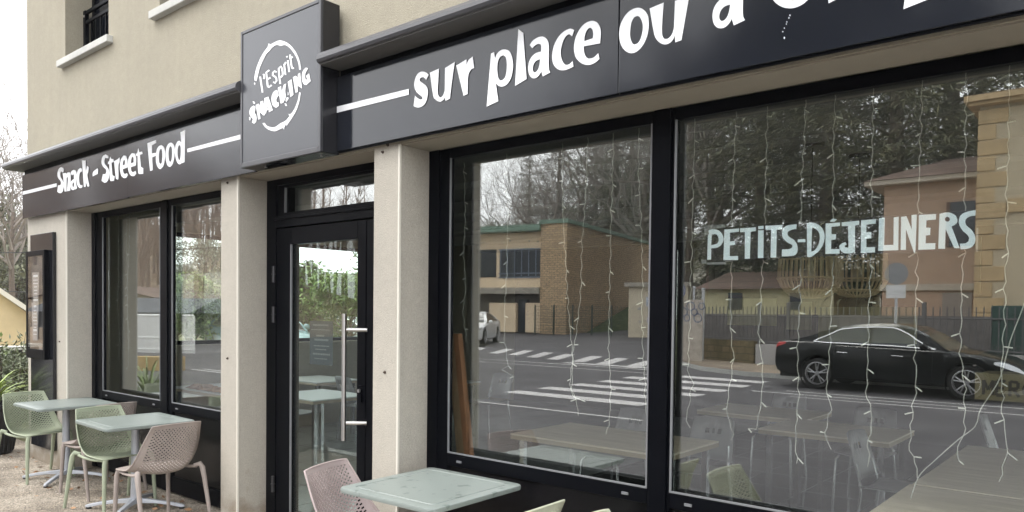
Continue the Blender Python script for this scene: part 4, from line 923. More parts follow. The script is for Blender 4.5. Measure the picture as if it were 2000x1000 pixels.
for P, s_ in zip(W_, ["at the left edge of the far window", "second in the far window, longest of its pair", "right of the pair in the far window"]): light_string(P, "fairy light strand " + s_)
cb = thing("power_cable", "pale cable swooping diagonally down across the fairy lights at the right", "cable", tuple(hit(1778, 975, 1, YS + .02)))
P = [hit(u, v, 1, YS + .02) for u, v in ((2040, 480), (2000, 595), (1975, 660), (1964, 700), (1950, 745), (1915, 800), (1905, 832), (1870, 860), (1825, 900), (1795, 930), (1778, 975))]
mb = MB(); mb.tube([Vector(polyl([tuple(p) for p in P], k / 60)) for k in range(61)], .002, 8); mb.build("cable_sheath", WIRE, cb, smooth='all')
# ================================================================== ground, road, pavement
random.seed(11)
def sheet(name, poly, dz, mat, step=2.0, kind=True):
    """polygon laid on the street surface, cut at the kink so that it follows the slope"""
    bm = bmesh.new(); vs_l = [bm.verts.new((x, y, 0)) for x, y in poly]; bm.faces.new(vs_l)
    y0, y1 = min(p[1] for p in poly), max(p[1] for p in poly)
    if y0 < -12 < y1: bmesh.ops.bisect_plane(bm, geom=bm.verts[:] + bm.edges[:] + bm.faces[:], plane_co=(0, -12, 0), plane_no=(0, 1, 0))
    for v in bm.verts: v.co.z = gz(v.co.y) + dz
    bmesh.ops.recalc_face_normals(bm, faces=bm.faces)
    for f in bm.faces:
        if f.normal.z < 0: f.normal_flip()
    me = bpy.data.meshes.new(name); bm.to_mesh(me); bm.free(); me.materials.append(mat)
    o = bpy.data.objects.new(name, me); C.objects.link(o); return struct(o) if kind else o
def ground_mat(name, c1, c2, c3, scale, bump, bscale, rough=.95, cell=0):
    mt = bpy.data.materials.new(name); mt.use_nodes = True; n, l, b = nodes_of(mt); b.inputs['Roughness'].default_value = rough
    tc = n.new("ShaderNodeTexCoord"); a = n.new("ShaderNodeTexNoise"); a.inputs['Scale'].default_value = scale; a.inputs['Detail'].default_value = 8; l.new(tc.outputs['Object'], a.inputs['Vector'])
    rp = n.new("ShaderNodeValToRGB"); rp.color_ramp.elements[0].position = .35; rp.color_ramp.elements[0].color = (*c1, 1); rp.color_ramp.elements[1].position = .68; rp.color_ramp.elements[1].color = (*c2, 1)
    e = rp.color_ramp.elements.new(.52); e.color = (*c3, 1); l.new(a.outputs[0], rp.inputs[0])
    v = n.new("ShaderNodeTexVoronoi"); v.inputs['Scale'].default_value = bscale; l.new(tc.outputs['Object'], v.inputs['Vector'])
    mr = n.new("ShaderNodeMapRange"); mr.inputs[3].default_value = .55 if cell else .85; mr.inputs[4].default_value = 1.5 if cell else 1.12
    sp = n.new("ShaderNodeSeparateColor"); l.new(v.outputs['Color'], sp.inputs[0]); l.new(sp.outputs[0], mr.inputs[0])
    mx = n.new("ShaderNodeMixRGB"); mx.blend_type = 'MULTIPLY'; mx.inputs[0].default_value = 1; l.new(rp.outputs[0], mx.inputs[1]); l.new(mr.outputs[0], mx.inputs[2]); l.new(mx.outputs[0], b.inputs['Base Color'])
    bp = n.new("ShaderNodeBump"); bp.inputs['Strength'].default_value = bump; bp.inputs['Distance'].default_value = .012; l.new(v.outputs['Distance'], bp.inputs['Height']); l.new(bp.outputs[0], b.inputs['Normal'])
    MATS[name] = mt; return mt
GRAVEL = ground_mat("gravel", (.19, .16, .125), (.37, .325, .265), (.285, .245, .195), 2.2, .9, 85, cell=1)
ASPH = ground_mat("asphalt", (.060, .056, .062), (.095, .090, .096), (.076, .072, .077), .7, .4, 160, .85)
EARTH = ground_mat("earth", (.10, .095, .05), (.26, .20, .12), (.16, .16, .07), .35, .6, 30)
PAVE = ground_mat("pavement_gravel", (.16, .125, .095), (.29, .23, .17), (.22, .175, .13), 1.1, .5, 60, cell=1)
GRASS = ground_mat("grass_bank", (.05, .085, .02), (.11, .14, .05), (.07, .10, .03), 1.5, .8, 50)
sheet("ground", [(-215, -215), (215, -215), (215, 215), (-215, 215)], -.06, EARTH)
sheet("road", [(-70, -75), (70, -75), (70, -2.03), (-70, -2.03)], -.02, ASPH)
mb = MB(); mb.box(-13.4, 12, -1.9, .30, -.055, 0.0); struct(mb.build("gravel_terrace", GRAVEL))
mb = MB(); x = -13.4
while x < 12: mb.box(x, x + .99, -2.04, -1.905, -.05, .012); x += 1.0
struct(mb.build("kerb", SILL, bevel=.006))
pav = [(-6.6, -15.45), (-8.0, -15.5), (-9.6, -16.2), (-11.0, -17.6), (-12.0, -19.6), (-13.2, -30), (-13.8, -74), (69, -74), (69, -14.8)]
sheet("pavement", pav, .10, PAVE)
mb = MB()
for a, b_ in zip(pav[:6], pav[1:6]):
    mb.q((a[0], a[1], gz(a[1]) - .03), (b_[0], b_[1], gz(b_[1]) - .03), (b_[0], b_[1], gz(b_[1]) + .104), (a[0], a[1], gz(a[1]) + .104))
mb.q((69, -14.8, .0), (-6.6, -15.45, .0), (-6.6, -15.45, gz(-15.45) + .104), (69, -14.8, gz(-14.8) + .104)); struct(mb.build("kerb_face", SILL))
LINEP = M("road_paint", (.50, .485, .48), .8, var=.30, vs_=7)
for yc in (-8.55, -9.7, -10.85, -12.05, -13.2, -14.3): sheet("crosswalk_bar", [(-10.25, yc - .26), (-7.0, yc - .26), (-7.0, yc + .26), (-10.25, yc + .26)], -.014, LINEP)
for u, v in ((905, 686), (955, 689), (992, 692), (1028, 696.5), (1067, 700.5), (1116, 705), (1163, 709.5), (1215, 716), (1270, 722)):
    a = rg(u, v); c = rg(u + 40, v - 11); d = (c - a).to_2d().normalized(); a2 = a.to_2d(); w_ = Vector((.52, .06)); L_ = d * 2.6
    sheet("crosswalk_bar", [tuple(a2), tuple(a2 + w_), tuple(a2 + w_ + L_), tuple(a2 + L_)], -.014, LINEP)
for x0, x1, y, h in ((-20, -10.6, -15.35, .06), (-19, -10.4, -14.45, .05), (-14.2, -10.2, -15.9, .16), (-5.6, 6, -12.02, .05), (-6.6, -2.2, -12.48, .05), (-6.0, 6, -12.95, .05), (-20, -11, -7.0, .05), (-20, -6, -6.7, .05)):
    sheet("road_line", [(x0, y - h), (x1, y - h), (x1, y + h), (x0, y + h)], -.0135, LINEP)
# pebbles and dead leaves on the terrace
mb = MB(); random.seed(5)
for i in range(2600):
    x, y = random.uniform(-11.5, -2.5), random.uniform(-1.6, .22)
    if y > 0 and not (-8.3 < x < -5.4): continue
    r = random.uniform(.003, .009); i0 = len(mb.v); P = [(x + r * random.uniform(.7, 1.3), y, .001), (x, y + r * random.uniform(.7, 1.3), .001), (x - r, y, .001), (x, y - r, .001), (x, y, r * .9)]
    mb.v += P
    for k in range(4): mb.f.append((i0 + k, i0 + (k + 1) % 4, i0 + 4)); mb.m.append(0)
stuff(mb.build("pebbles", M("pebble", (.26, .225, .185), .9, col2=(.42, .385, .335), island=.5, vs_=2), None, fix=False), "loose beige pebbles scattered over the gravel terrace", "pebbles")
mb = MB()
for i in range(130):
    x, y = random.uniform(-10.5, -5.4), .2 - abs(random.gauss(0, .35))
    if y > 0 and not (-8.3 < x < -5.4): continue
    leaf(mb, (x, y, random.uniform(.004, .02)), (random.gauss(0, 1), random.gauss(0, 1), random.uniform(-.05, .25)), random.uniform(.04, .075), random.uniform(.012, .02))
stuff(mb.build("dead_leaves", M("dead_leaf", (.20, .11, .06), .8, col2=(.36, .22, .12), island=.4, vs_=5), None, fix=False), "dry brown leaves blown against the foot of the far window", "leaves")
# ================================================================== cars
def lerp_tab(tab, x):
    if x <= tab[0][0]: return tab[0][1]
    for (a, p), (b, q) in zip(tab, tab[1:]):
        if x <= b: k = (x - a) / (b - a); k = k * k * (3 - 2 * k) * .5 + k * .5; return p + (q - p) * k
    return tab[-1][1]
TYRE = M("tyre", (.012, .012, .012), .8); RIM = M("alloy_rim", (.42, .42, .43), .3, metal=.8); CARGLASS = M("car_glass", (.03, .035, .035), .06, spec=.7); CHR = M("chrome_trim", (.75, .75, .75), .15, metal=1)
LAMP = M("headlamp", (.62, .64, .66), .12, metal=.5); REDL = M("tail_lamp", (.45, .012, .012), .2); BLK = M("black_trim", (.01, .01, .01), .5)
ZT = [(-1.03, .66), (-1.0, .90), (-.93, 1.0), (-.6, 1.035), (-.2, 1.02), (.25, .985), (1.2, .96), (2.3, .935), (2.5, .92), (2.9, .865), (3.3, .785), (3.6, .69), (3.74, .60), (3.80, .50)]
WB = [(-1.03, .70), (-.98, .79), (-.8, .87), (-.3, .915), (.8, .925), (2.2, .925), (2.9, .905), (3.3, .86), (3.6, .76), (3.74, .64), (3.80, .52)]
ZB = [(-1.03, .42), (-.9, .32), (-.5, .27), (0, .24), (2.8, .22), (3.4, .22), (3.7, .26), (3.80, .32)]
CR = [(-1.03, .0), (-.9, .02), (-.3, .03), (.3, .0), (2.3, .0), (2.6, .05), (3.2, .065), (3.6, .05), (3.8, .02)]
ARC = .385
def zb_(x):
    z = lerp_tab(ZB, x)
    for xc in (0.0, 2.83):
        d = abs(x - xc)
        if d < ARC: z = max(z, .33 + math.sqrt(ARC * ARC - d * d))
    return z
def body_pt(x, t):
    w_, zt, zb, cr = lerp_tab(WB, x), lerp_tab(ZT, x), zb_(x), lerp_tab(CR, x)
    S = [(0, w_ * .93, zb), (.12, w_ * .985, zb + min(.05, (zt - zb) * .2)), (.38, w_, zb + (zt - zb) * .45), (.55, w_ * .99, zb + (zt - zb) * .72), (.68, w_ * .955, zt - .035), (.75, w_ * .90, zt), (.88, w_ * .5, zt + cr * .75), (1, 0.0, zt + cr)]
    for (a, y0, z0), (b, y1, z1) in zip(S, S[1:]):
        if t <= b + 1e-9: k = (t - a) / (b - a); return Vector((x, y0 + (y1 - y0) * k, z0 + (z1 - z0) * k))
    return Vector((x, 0, S[-1][2]))
ZR = [(-.62, 1.035), (-.3, 1.13), (.05, 1.27), (.4, 1.375), (.8, 1.435), (1.15, 1.456), (1.5, 1.445), (1.75, 1.40), (2.0, 1.28), (2.25, 1.12), (2.52, .93)]
def green_pt(x, t):
    zt = lerp_tab(ZT, x) - .004; zr = max(lerp_tab(ZR, x), zt + .004); wb = lerp_tab(WB, x) * .90; k0 = min(1, (zr - zt) / .45); wr = wb - .22 * k0
    S = [(0, wb, zt), (.5, wr + .02, zt + (zr - zt) * .86), (.62, wr * .88, zt + (zr - zt) * .97), (1, 0, zr)]
    for (a, y0, z0), (b, y1, z1) in zip(S, S[1:]):
        if t <= b + 1e-9: k = (t - a) / (b - a); return Vector((x, y0 + (y1 - y0) * k, z0 + (z1 - z0) * k))
    return Vector((x, 0, zr))
def frange(a, b, s):
    n = max(1, int(round((b - a) / s))); return [a + (b - a) * i / n for i in range(n + 1)]
def patch(fn, x0, x1, t0, t1, off, side, nx=10, nt_=5, shape=None):
    mb = MB()
    for i in range(nx):
        for j in range(nt_):
            P = []
            for a, b in ((i, j), (i + 1, j), (i + 1, j + 1), (i, j + 1)):
                u, v = a / nx, b / nt_; lo, hi = (t0, t1) if not shape else shape(u)
                x = x0 + (x1 - x0) * u; t = lo + (hi - lo) * v; p = fn(x, t)
                nrm = (fn(x + .01, t) - fn(x - .01, t)).cross(fn(x, min(1, t + .01)) - fn(x, max(0, t - .01)))
                if nrm.length > 0: nrm.normalize()
                if nrm.y < 0: nrm = -nrm
                p = p + nrm * off; P.append((p.x, p.y * side, p.z))
            mb.q(*P)
    return mb
def make_car(label, paint, cat="car", group=None):
    t = thing("parked_car", label, cat, group=group)
    X = sorted(set([round(v, 4) for v in frange(-1.03, 3.80, .06)] + [round(v, 4) for xc in (0, 2.83) for v in frange(xc - ARC - .002, xc + ARC + .002, .04)] + [3.77, -1.01]))
    T = [0, .06, .12, .2, .3, .38, .46, .55, .62, .68, .715, .75, .82, .88, .94, 1]
    mb = MB()
    for s in (1, -1):
        I = {}
        for i, x in enumerate(X):
            for j, tt in enumerate(T): p = body_pt(x, tt); I[i, j] = len(mb.v); mb.v.append((p.x, p.y * s, p.z))
        for i in range(len(X) - 1):
            for j in range(len(T) - 1): mb.f.append((I[i, j], I[i + 1, j], I[i + 1, j + 1], I[i, j + 1])); mb.m.append(0)
        for e in (0, len(X) - 1):
            for j in range(len(T) - 1):
                p, q = body_pt(X[e], T[j]), body_pt(X[e], T[j + 1]); mb.q((p.x, p.y * s, p.z), (q.x, q.y * s, q.z), (q.x, 0, q.z), (p.x, 0, p.z))
    mb.build("body", paint, t, smooth=True)
    X = frange(-.62, 2.52, .06); T = [0, .1, .25, .42, .5, .56, .62, .75, .88, 1]; mb = MB()
    for s in (1, -1):
        for i in range(len(X) - 1):
            for j in range(len(T) - 1):
                xm = (X[i] + X[i + 1]) / 2; mb.cur = 1 if (j >= 5 and (xm > 1.72 or xm < .30)) else 0
                P = [green_pt(*q) for q in ((X[i], T[j]), (X[i + 1], T[j]), (X[i + 1], T[j + 1]), (X[i], T[j + 1]))]; mb.q(*[(p.x, p.y * s, p.z) for p in P])
    bmesh_ = mb.build("cabin", [paint, CARGLASS], t, smooth=True)
    mb = MB(); mb.box(-.95, 3.6, -.60, .60, .20, .55); mb.build("underbody", BLK, t)
    lo = lambda u: .04
    def shp(u):                               # side glass outline: pointed at the tail, raked at the front
        top = .47 * min(1.0, (u / .22) ** .55 if u < .22 else 1.0) * (1 if u < .64 else max(.02, 1 - ((u - .64) / .36) ** 1.5 * .94)); return (.05, max(.06, top))
    for s in (1, -1):
        patch(green_pt, -.10, 2.28, .05, .47, .006, s, 40, 5, shp).build("side_glass", CARGLASS, t, smooth=True)
        outline = []
        for k in range(41):
            u = k / 40; x = -.10 + 2.38 * u; p = green_pt(x, shp(u)[1]); outline.append((p.x, (p.y + .010) * s, p.z + .004))
        for k in range(40, -1, -1):
            x = -.10 + 2.38 * k / 40; p = green_pt(x, .04); outline.append((p.x, (p.y + .010) * s, p.z))
        mb = MB(); mb.tube(outline + [outline[0]], .020, 6); mb.build("window_trim", CHR, t, smooth=True)
        p0 = 1.02; patch(green_pt, p0 - .05, p0 + .05, .05, .46, .009, s, 2, 4).build("door_pillar", BLK, t)
        patch(body_pt, 3.26, 3.72, .60, .735, .006, s, 10, 4, lambda u: (.62 - .06 * u, .66 + .07 * (1 - abs(2 * u - .9)))).build("headlight", LAMP, t, smooth=True)
        patch(body_pt, -1.015, -.72, .62, .74, .006, s, 6, 4, lambda u: (.60 + .05 * u, .735 - .05 * u)).build("tail_light", REDL, t, smooth=True)
        for x in (.42, 1.50):
            a = body_pt(x, .58); b = body_pt(x + .22, .58); mb = MB(); mb.tube([(a.x, (a.y + .012) * s, a.z), ((a.x + b.x) / 2, (a.y + .026) * s, a.z), (b.x, (b.y + .012) * s, b.z)], .011, 8); mb.build("door_handle", CHR, t, smooth=True)
        for x in (.36, 1.06, 2.24): patch(body_pt, x, x + .008, .14, .66, .0015, s, 1, 10).build("door_seam", BLK, t)
        patch(body_pt, .42, 2.42, .05, .11, .003, s, 12, 1).build("sill_trim", BLK, t)
        a = body_pt(2.05, .72); mb = MB(); mb.lathe([(.001, -.10), (.05, -.085), (.075, -.03), (.072, .03), (.05, .07), (.001, .08)], (a.x + .05, (a.y + .12) * s, a.z + .07), 12, 'Y'); mr = mb.build("wing_mirror", paint, t, smooth=True)
        for xc in (0.0, 2.83):
            mb = MB(); c = (xc, .80 * s, .33); mb.lathe([(.235, -.10), (.31, -.105), (.328, -.07), (.33, 0), (.328, .07), (.31, .105), (.235, .10)], c, 40, 'Y'); wh = mb.build("wheel", TYRE, t, smooth=True)
            mb = MB(); mb.lathe([(.236, .098), (.25, .108), (.238, .112), (.225, .09), (.225, -.09)] if s > 0 else [(.236, -.098), (.25, -.108), (.238, -.112), (.225, -.09), (.225, .09)], c, 40, 'Y')
            for k in range(5):
                for dd in (-.17, .17):
                    a = 6.2832 * k / 5 + .3; b = a + dd; yy = (.80 + .085) * s
                    p0 = Vector((xc + .05 * math.cos(a), yy + .012 * s, .33 + .05 * math.sin(a))); p1 = Vector((xc + .232 * math.cos(b), yy, .33 + .232 * math.sin(b))); mb.tube([p0, p1], [.017, .013], 6)
            mb.lathe([(.001, .105 * s), (.045, .10 * s), (.055, .07 * s)], c, 16, 'Y'); mb.build("rim", RIM, wh, smooth=True)
            mb = MB(); mb.lathe([(.224, .03 * s), (.001, .03 * s)], c, 24, 'Y'); mb.build("brake_disc", BLK, wh)
            mb = MB(); mb.lathe([(.372, .05 * s), (.384, .085 * s)], (xc, .80 * s, .33), 36, 'Y'); mb.build("arch_lining", BLK, t)
    mb = MB(); mb.v = []; 
    for k in range(6): z = .36 + .045 * k; wv = .40 - .012 * k * k * .5; mb.tube([(3.815 - .012 * k, -wv, z), (3.828 - .012 * k, 0, z), (3.815 - .012 * k, wv, z)], .013, 6)
    mb.build("grille", BLK, t)
    mb = MB(); mb.box(3.815, 3.835, -.26, .26, .44, .55); mb.build("number_plate", M("plate_white", (.6, .6, .58), .5), t)
    mb = MB(); mb.box(-1.055, -1.032, -.26, .26, .60, .71); mb.build("number_plate", MATS["plate_white"], t)
    return t
def paint(n, c): return M(n, c, .16, spec=.5 if c[0] > .02 else .32, coat=.3 if c[0] > .02 else .0)
car = make_car("glossy black saloon with chrome window trim parked across the street", paint("black_paint", (.003, .0045, .005)))
RA, FA = rg(1600, 757), rg(1890, 780)
hd_ = math.atan2(FA.y - RA.y, FA.x - RA.x); kx = (FA - RA).to_2d().length / 2.83
cpos = Vector((RA.x, RA.y)) + Vector((math.sin(hd_), -math.cos(hd_))) * .86
car.location = (cpos.x, cpos.y, gz(cpos.y) - .02); car.rotation_euler = (0, 0, hd_); car.scale = (kx, kx, kx * .98)
WCOL = paint("white_paint", (.72, .72, .72))
def recar(loc, rz, label, mat, scale=(1, 1, 1)):
    c = dup(car, loc, rz, label); c.scale = scale
    for ch in c.children:
        for k, mt in enumerate(ch.data.materials):
            if mt.name == "black_paint": ch.data = ch.data.copy(); ch.data.materials[k] = mat
    return c
wc = rg(898, 677); hw = math.radians(60); recar((wc.x - 3.8 * math.cos(hw), wc.y - 3.8 * math.sin(hw), gz(wc.y - 3)), hw, "white car facing the crossing on the side street", WCOL)
p = along(398, 640, 22); pw = Vector(ray(398, 640)[:2]).normalized(); recar((p.x + pw.x * .5 - pw.y * -1.2, p.y + pw.y * .5 + .9, 0), math.atan2(-pw.y, -pw.x) + .25, "pale teal car parked in the garden behind the far window", paint("teal_paint", (.17, .28, .31)), (1, 1, 1.2))
p = along(648, 640, 26); recar((p.x - .8, p.y, 0), math.radians(25), "silver car parked beyond the door glass", paint("silver_paint", (.42, .45, .46)))
# ================================================================== school across the junction
CRM = M("school_render", (.78, .62, .43), .85, var=.08, vs_=.8); RUB = stone("school_stone", (.60, .43, .26), (.45, .325, .20), (.30, .22, .14), 1, 1, bw=.26, rh=.13)
GRN = M("green_fascia", (.16, .25, .19), .6); CONC = M("weathered_concrete", (.34, .31, .26), .9, var=.35, vs_=3); DKW = M("dark_window", (.02, .026, .034), .12, spec=.6); BLUF = M("blue_grey_frame", (.16, .20, .26), .5)
base = gz(-34)
P0 = along(1105, 640, 44); cx, cyv = P0.x, P0.y; c0 = Vector((cx, 2 * GL - cyv))     # corner of the stone wing (real place)
ang = math.radians(12); du = Vector((-math.cos(ang), math.sin(ang))); dv = Vector((-math.sin(ang), -math.cos(ang)))
sch = thing("school_building", "two storey cream and rubble stone school with green roof edge across the junction", "building", (c0.x, c0.y, base))
def col_z(u, v, s=0, t=0): q = c0 + du * s + dv * t; return zat(v, u, q.x, q.y)
ZT1 = col_z(1105, 429)
def sbox(s0, s1, t0, t1, z0, z1):
    mb = MB(); c = c0 + du * (s0 + s1) / 2 + dv * (t0 + t1) / 2; mb.obox(c, du, (s1 - s0) / 2, (t1 - t0) / 2, z0, z1); return mb
k_ = 44 / 1480 / .97; s1 = (1105 - 1050) * k_
sbox(0, s1, 0, 26, base - .2, ZT1 - .18).build("stone_wing", RUB, sch); sbox(-.12, s1 + .05, -.12, 26.2, ZT1 - .178, ZT1 + .05).build("roof_edge", GRN, sch)
zf = lambda v: col_z(1050, v, s1, .6)
R_ = s1 + 13
sbox(s1 + .002, R_, .6, 20, zf(562), zf(452)).build("cream_wing", CRM, sch); sbox(s1 - .02, R_ + .3, -.25, 20.2, zf(452) + .003, zf(440)).build("roof_edge", GRN, sch)
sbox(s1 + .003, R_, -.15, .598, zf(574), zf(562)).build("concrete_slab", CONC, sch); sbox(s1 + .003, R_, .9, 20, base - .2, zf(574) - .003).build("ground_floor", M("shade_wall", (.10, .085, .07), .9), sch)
sbox(s1 + .01, s1 + 3.05, .56, .598, zf(540), zf(484)).build("window_band", DKW, sch)
for k in range(7):
    s = s1 + .06 + k * .48; sbox(s, s + .05, .515, .557, zf(539), zf(485)).build("window_mullion", BLUF, sch)
for v in (485, 533, 541): sbox(s1 + .01, s1 + 3.1, .50, .512, zf(v + 1.5), zf(v - 1)).build("window_rail", BLUF, sch)
sbox(s1 + 3.3, s1 + 9, .56, .598, zf(540), zf(484)).build("window_band", DKW, sch)
for a, b in ((s1 + .02, s1 + 1.1), (s1 + 1.75, s1 + 3.6)): sbox(a, b, .30, .58, base, zf(592)).build("cream_panel", CRM, sch)
sbox(s1 + 1.15, s1 + 1.70, .55, .895, base, zf(585)).build("dark_door", DKW, sch)
for a, b, z in ((.4, .55, 470), (2.3, 2.42, 466), (1.0, 1.1, 468)): sbox(s1 + a, s1 + b, .575, .598, zf(z + 3), zf(z)).build("wall_vent", CONC, sch)
# grassy bank against the stone wing, mesh fence, electricity kiosk with posters
mb = MB(); A0 = c0 + du * (-.05) + dv * 2.5; A1 = c0 + du * (-.05) + dv * 22
bk = [A0 + du * -.2, A1, A1 - du * 3.2, A0 - du * 1.8]
zb0 = base; mb.q((bk[0].x, bk[0].y, zb0), (bk[1].x, bk[1].y, zb0 + 4.2), (bk[2].x, bk[2].y, zb0 + .3), (bk[3].x, bk[3].y, zb0 - .1)); 
mb.q((bk[3].x, bk[3].y, zb0 - .1), (bk[2].x, bk[2].y, zb0 + .3), (bk[2].x - du.x * 6, bk[2].y - du.y * 6, zb0 - .4), (bk[3].x - du.x * 6, bk[3].y - du.y * 6, zb0 - .4)); ob = mb.build("grass_bank", GRASS); struct(ob)
fe = thing("mesh_fence", "green wire mesh fence running in front of the school", "fence", (c0.x, c0.y, base)); F0 = c0 + du * 1.4 - dv * 1.2; F1 = c0 - du * 5.2 - dv * .2
n_ = 6; fm = MB()
for k in range(n_ + 1):
    q = F0.lerp(F1, k / n_); mb = MB(); mb.tube([(q.x, q.y, base - .3), (q.x, q.y, base + 1.65)], .045, 8); mb.build("post", M("fence_green", (.03, .05, .04), .5), fe)
for j in range(9): z = base + .1 + .18 * j; fm.tube([(F0.x, F0.y, z), (F1.x, F1.y, z)], .008, 4)
for j in range(64): q = F0.lerp(F1, j / 63); fm.tube([(q.x, q.y, base), (q.x, q.y, base + 1.6)], .006, 4)
fm.build("wire_mesh", MATS["fence_green"], fe)
k0 = along(1227, 640, 41); kc = Vector((k0.x, 2 * GL - k0.y)); kd = (Vector((along(1300, 640, 40.5).x, 2 * GL - along(1300, 640, 40.5).y)) - kc).normalized(); kn = Vector((-kd.y, kd.x)); kn = kn if kn.y < 0 else -kn
kio = thing("utility_kiosk", "cream electricity kiosk with flat roof and faded posters", "kiosk", (kc.x, kc.y, base)); kz = zat(560, 1227, kc.x, kc.y); kz0 = gz(kc.y) - .05
mb = MB(); mb.obox(kc + kd * 1.6 + kn * 1.0, kd, 1.6, 1.0, kz0, kz); mb.build("kiosk_body", M("kiosk_cream", (.56, .49, .37), .85, var=.1), kio)
mb = MB(); mb.obox(kc + kd * 1.6 + kn * 1.0, kd, 1.8, 1.2, kz + .002, kz + .22); mb.build("kiosk_roof", CONC, kio)
random.seed(21)
for k, (a, zf0, ww, hh, c_) in enumerate(((.5, .55, .18, .12, (.3, .3, .3)), (.95, .62, .35, .5, (.45, .5, .6)), (1.35, .72, .3, .22, (.25, .25, .28)), (1.0, .30, .25, .3, (.55, .5, .55)), (.55, .30, .15, .12, (.35, .33, .3)), (1.9, .5, .5, .6, (.35, .42, .5)))):
    mb = MB(); mb.obox(kc + kd * (a + ww / 2) - kn * .012, kd, ww / 2, .008, kz0 + (kz - kz0) * zf0, kz0 + (kz - kz0) * zf0 + hh); mb.build("poster", M("poster%d" % k, c_, .7, var=.5, vs_=7), kio)
# ================================================================== garden wall, railings and houses opposite
MOSS = stone("mossy_wall", (.23, .175, .10), (.15, .125, .06), (.10, .085, .05), 1, 1, bw=.42, rh=.2); GREYR = M("grey_wall_render", (.40, .39, .38), .85, var=.12, vs_=2)
W0, W1, W2 = rg(1326, 700).to_2d(), rg(1484, 716).to_2d(), rg(1540, 720).to_2d(); W3 = Vector((W2.x + 8.5, W2.y + 1.2)); W4 = W3 + Vector((10, .8))
gw = thing("garden_wall", "low mossy stone garden wall with a grey rendered length behind the black car", "wall", (W0.x, W0.y, gz(W0.y)))
def wall_seg(name, a, b, z0, z1, th, mat, par):
    mb = MB(); d = (b - a).normalized(); c = (a + b) / 2 + Vector((-d.y, d.x)) * -th / 2 if False else (a + b) / 2; mb.obox(c, d, (b - a).length / 2, th / 2, z0, z1); return mb.build(name, mat, par)
zg = gz(W0.y) + .05; zw = zat(662, 1410, *(W0.lerp(W1, .5))); zw2 = zat(673, 1510, *(W1.lerp(W2, .5)))
wall_seg("stone_length", W0, W1 - (W1 - W0) * .002, zg - .3, zw, .4, MOSS, gw); wall_seg("grey_length", W1, W2, zg - .3, zw2, .36, GREYR, gw); wall_seg("grey_length", W2 + (W3 - W2) * .001, W3, zg - .3, zw2, .36, GREYR, gw); wall_seg("stone_length", W3 + (W4 - W3) * .001, W4, zg - .3, zw2 + .1, .4, MOSS, gw)
RAILM = M("railing_paint", (.13, .125, .125), .6)
rf = thing("iron_railing", "grey iron railings with scrolled feet on top of the garden wall", "railing", (W0.x, W0.y, zw)); zt2 = zat(599, 1410, *(W0.lerp(W1, .5)))
def railing(a, b, z0, z1, n, par):
    mb = MB()
    for k in range(n + 1):
        q = a.lerp(b, k / n); mb.box(q.x - .012, q.x + .012, q.y - .012, q.y + .012, z0, z1)
    for z in (z0 + .06, z1 - .28): mb.tube([(a.x, a.y, z), (b.x, b.y, z)], .022, 6)
    for k in range(n):
        q = a.lerp(b, (k + .5) / n); mb.tube([(q.x + .05 * math.cos(t), q.y, z0 + .15 + .06 * math.sin(t)) for t in (0, 1, 2, 3, 4, 5, 6.28)], .008, 4)
    mb.build("railing_length", RAILM, par)
railing(W0, W1, zw + .002, zt2, 22, rf); railing(W1, W2, zw2 + .002, zt2, 8, rf); railing(W2, W3, zw2 + .002, zt2, 54, rf); railing(W3, W4, zw2 + .102, zt2, 60, rf)
for q in (W0, W1, W2, W2.lerp(W3, .42), W3): mb = MB(); mb.box(q.x - .045, q.x + .045, q.y - .045, q.y + .045, zw2 - .1, zt2 + .12); mb.build("railing_post", RAILM, rf)
hp = thing("privacy_hedge", "dull screen of weathered boards behind the railings", "screen", (W1.x, W1.y - 1, zg)); wall_seg("board_screen", W0 + Vector((.5, -.9)), W3 + Vector((0, -1.1)), zg - .2, zt2 - .22, .06, M("weathered_board", (.17, .155, .15), .9, var=.25, vs_=4), hp)
gs = thing("green_gate", "plain green metal gate panel below the yellow house", "gate", (W3.x, W3.y, zg)); ga = rv(1938, 640, W3.y - .6); wall_seg("gate_panel", Vector((ga.x, W3.y - .55)), Vector((ga.x + 5, W3.y - .2)), zg - .2, zat(597, 1960, ga.x, W3.y - .5), .05, M("gate_green", (.05, .10, .085), .55, var=.15), gs)
def house_box(name, label, u0, u1, y, depth, v_top, mat, cat="house"):
    a, b = rv(u0, 500, y), rv(u1, 500, y); zt = zat(v_top, (u0 + u1) / 2, (a.x + b.x) / 2, y); t = thing(name, label, cat, ((a.x + b.x) / 2, y, gz(y)))
    mb = MB(); mb.box(a.x, b.x, y - depth, y, gz(y) - .6, zt); mb.build("wall", mat, t); return t, a.x, b.x, zt
SAL = M("salmon_render", (.47, .335, .245), .85, var=.07, vs_=.7); YEL = M("yellow_render", (.52, .44, .31), .85, var=.10, vs_=.8); QUO = M("quoin_stone", (.50, .37, .21), .85, var=.15, vs_=1.5); TRIMC = M("pale_trim", (.50, .44, .36), .8, var=.08)
YS1 = -25.0
t, xa, xb, zt = house_box("salmon_house", "salmon rendered house with pale eaves behind the railings", 1726, 2050, YS1, 8, 352, SAL)
mb = MB(); mb.box(xa - .55, xb + .3, YS1 - 8.3, YS1 + .45, zt + .002, zt + .16); mb.build("eaves", TRIMC, t)
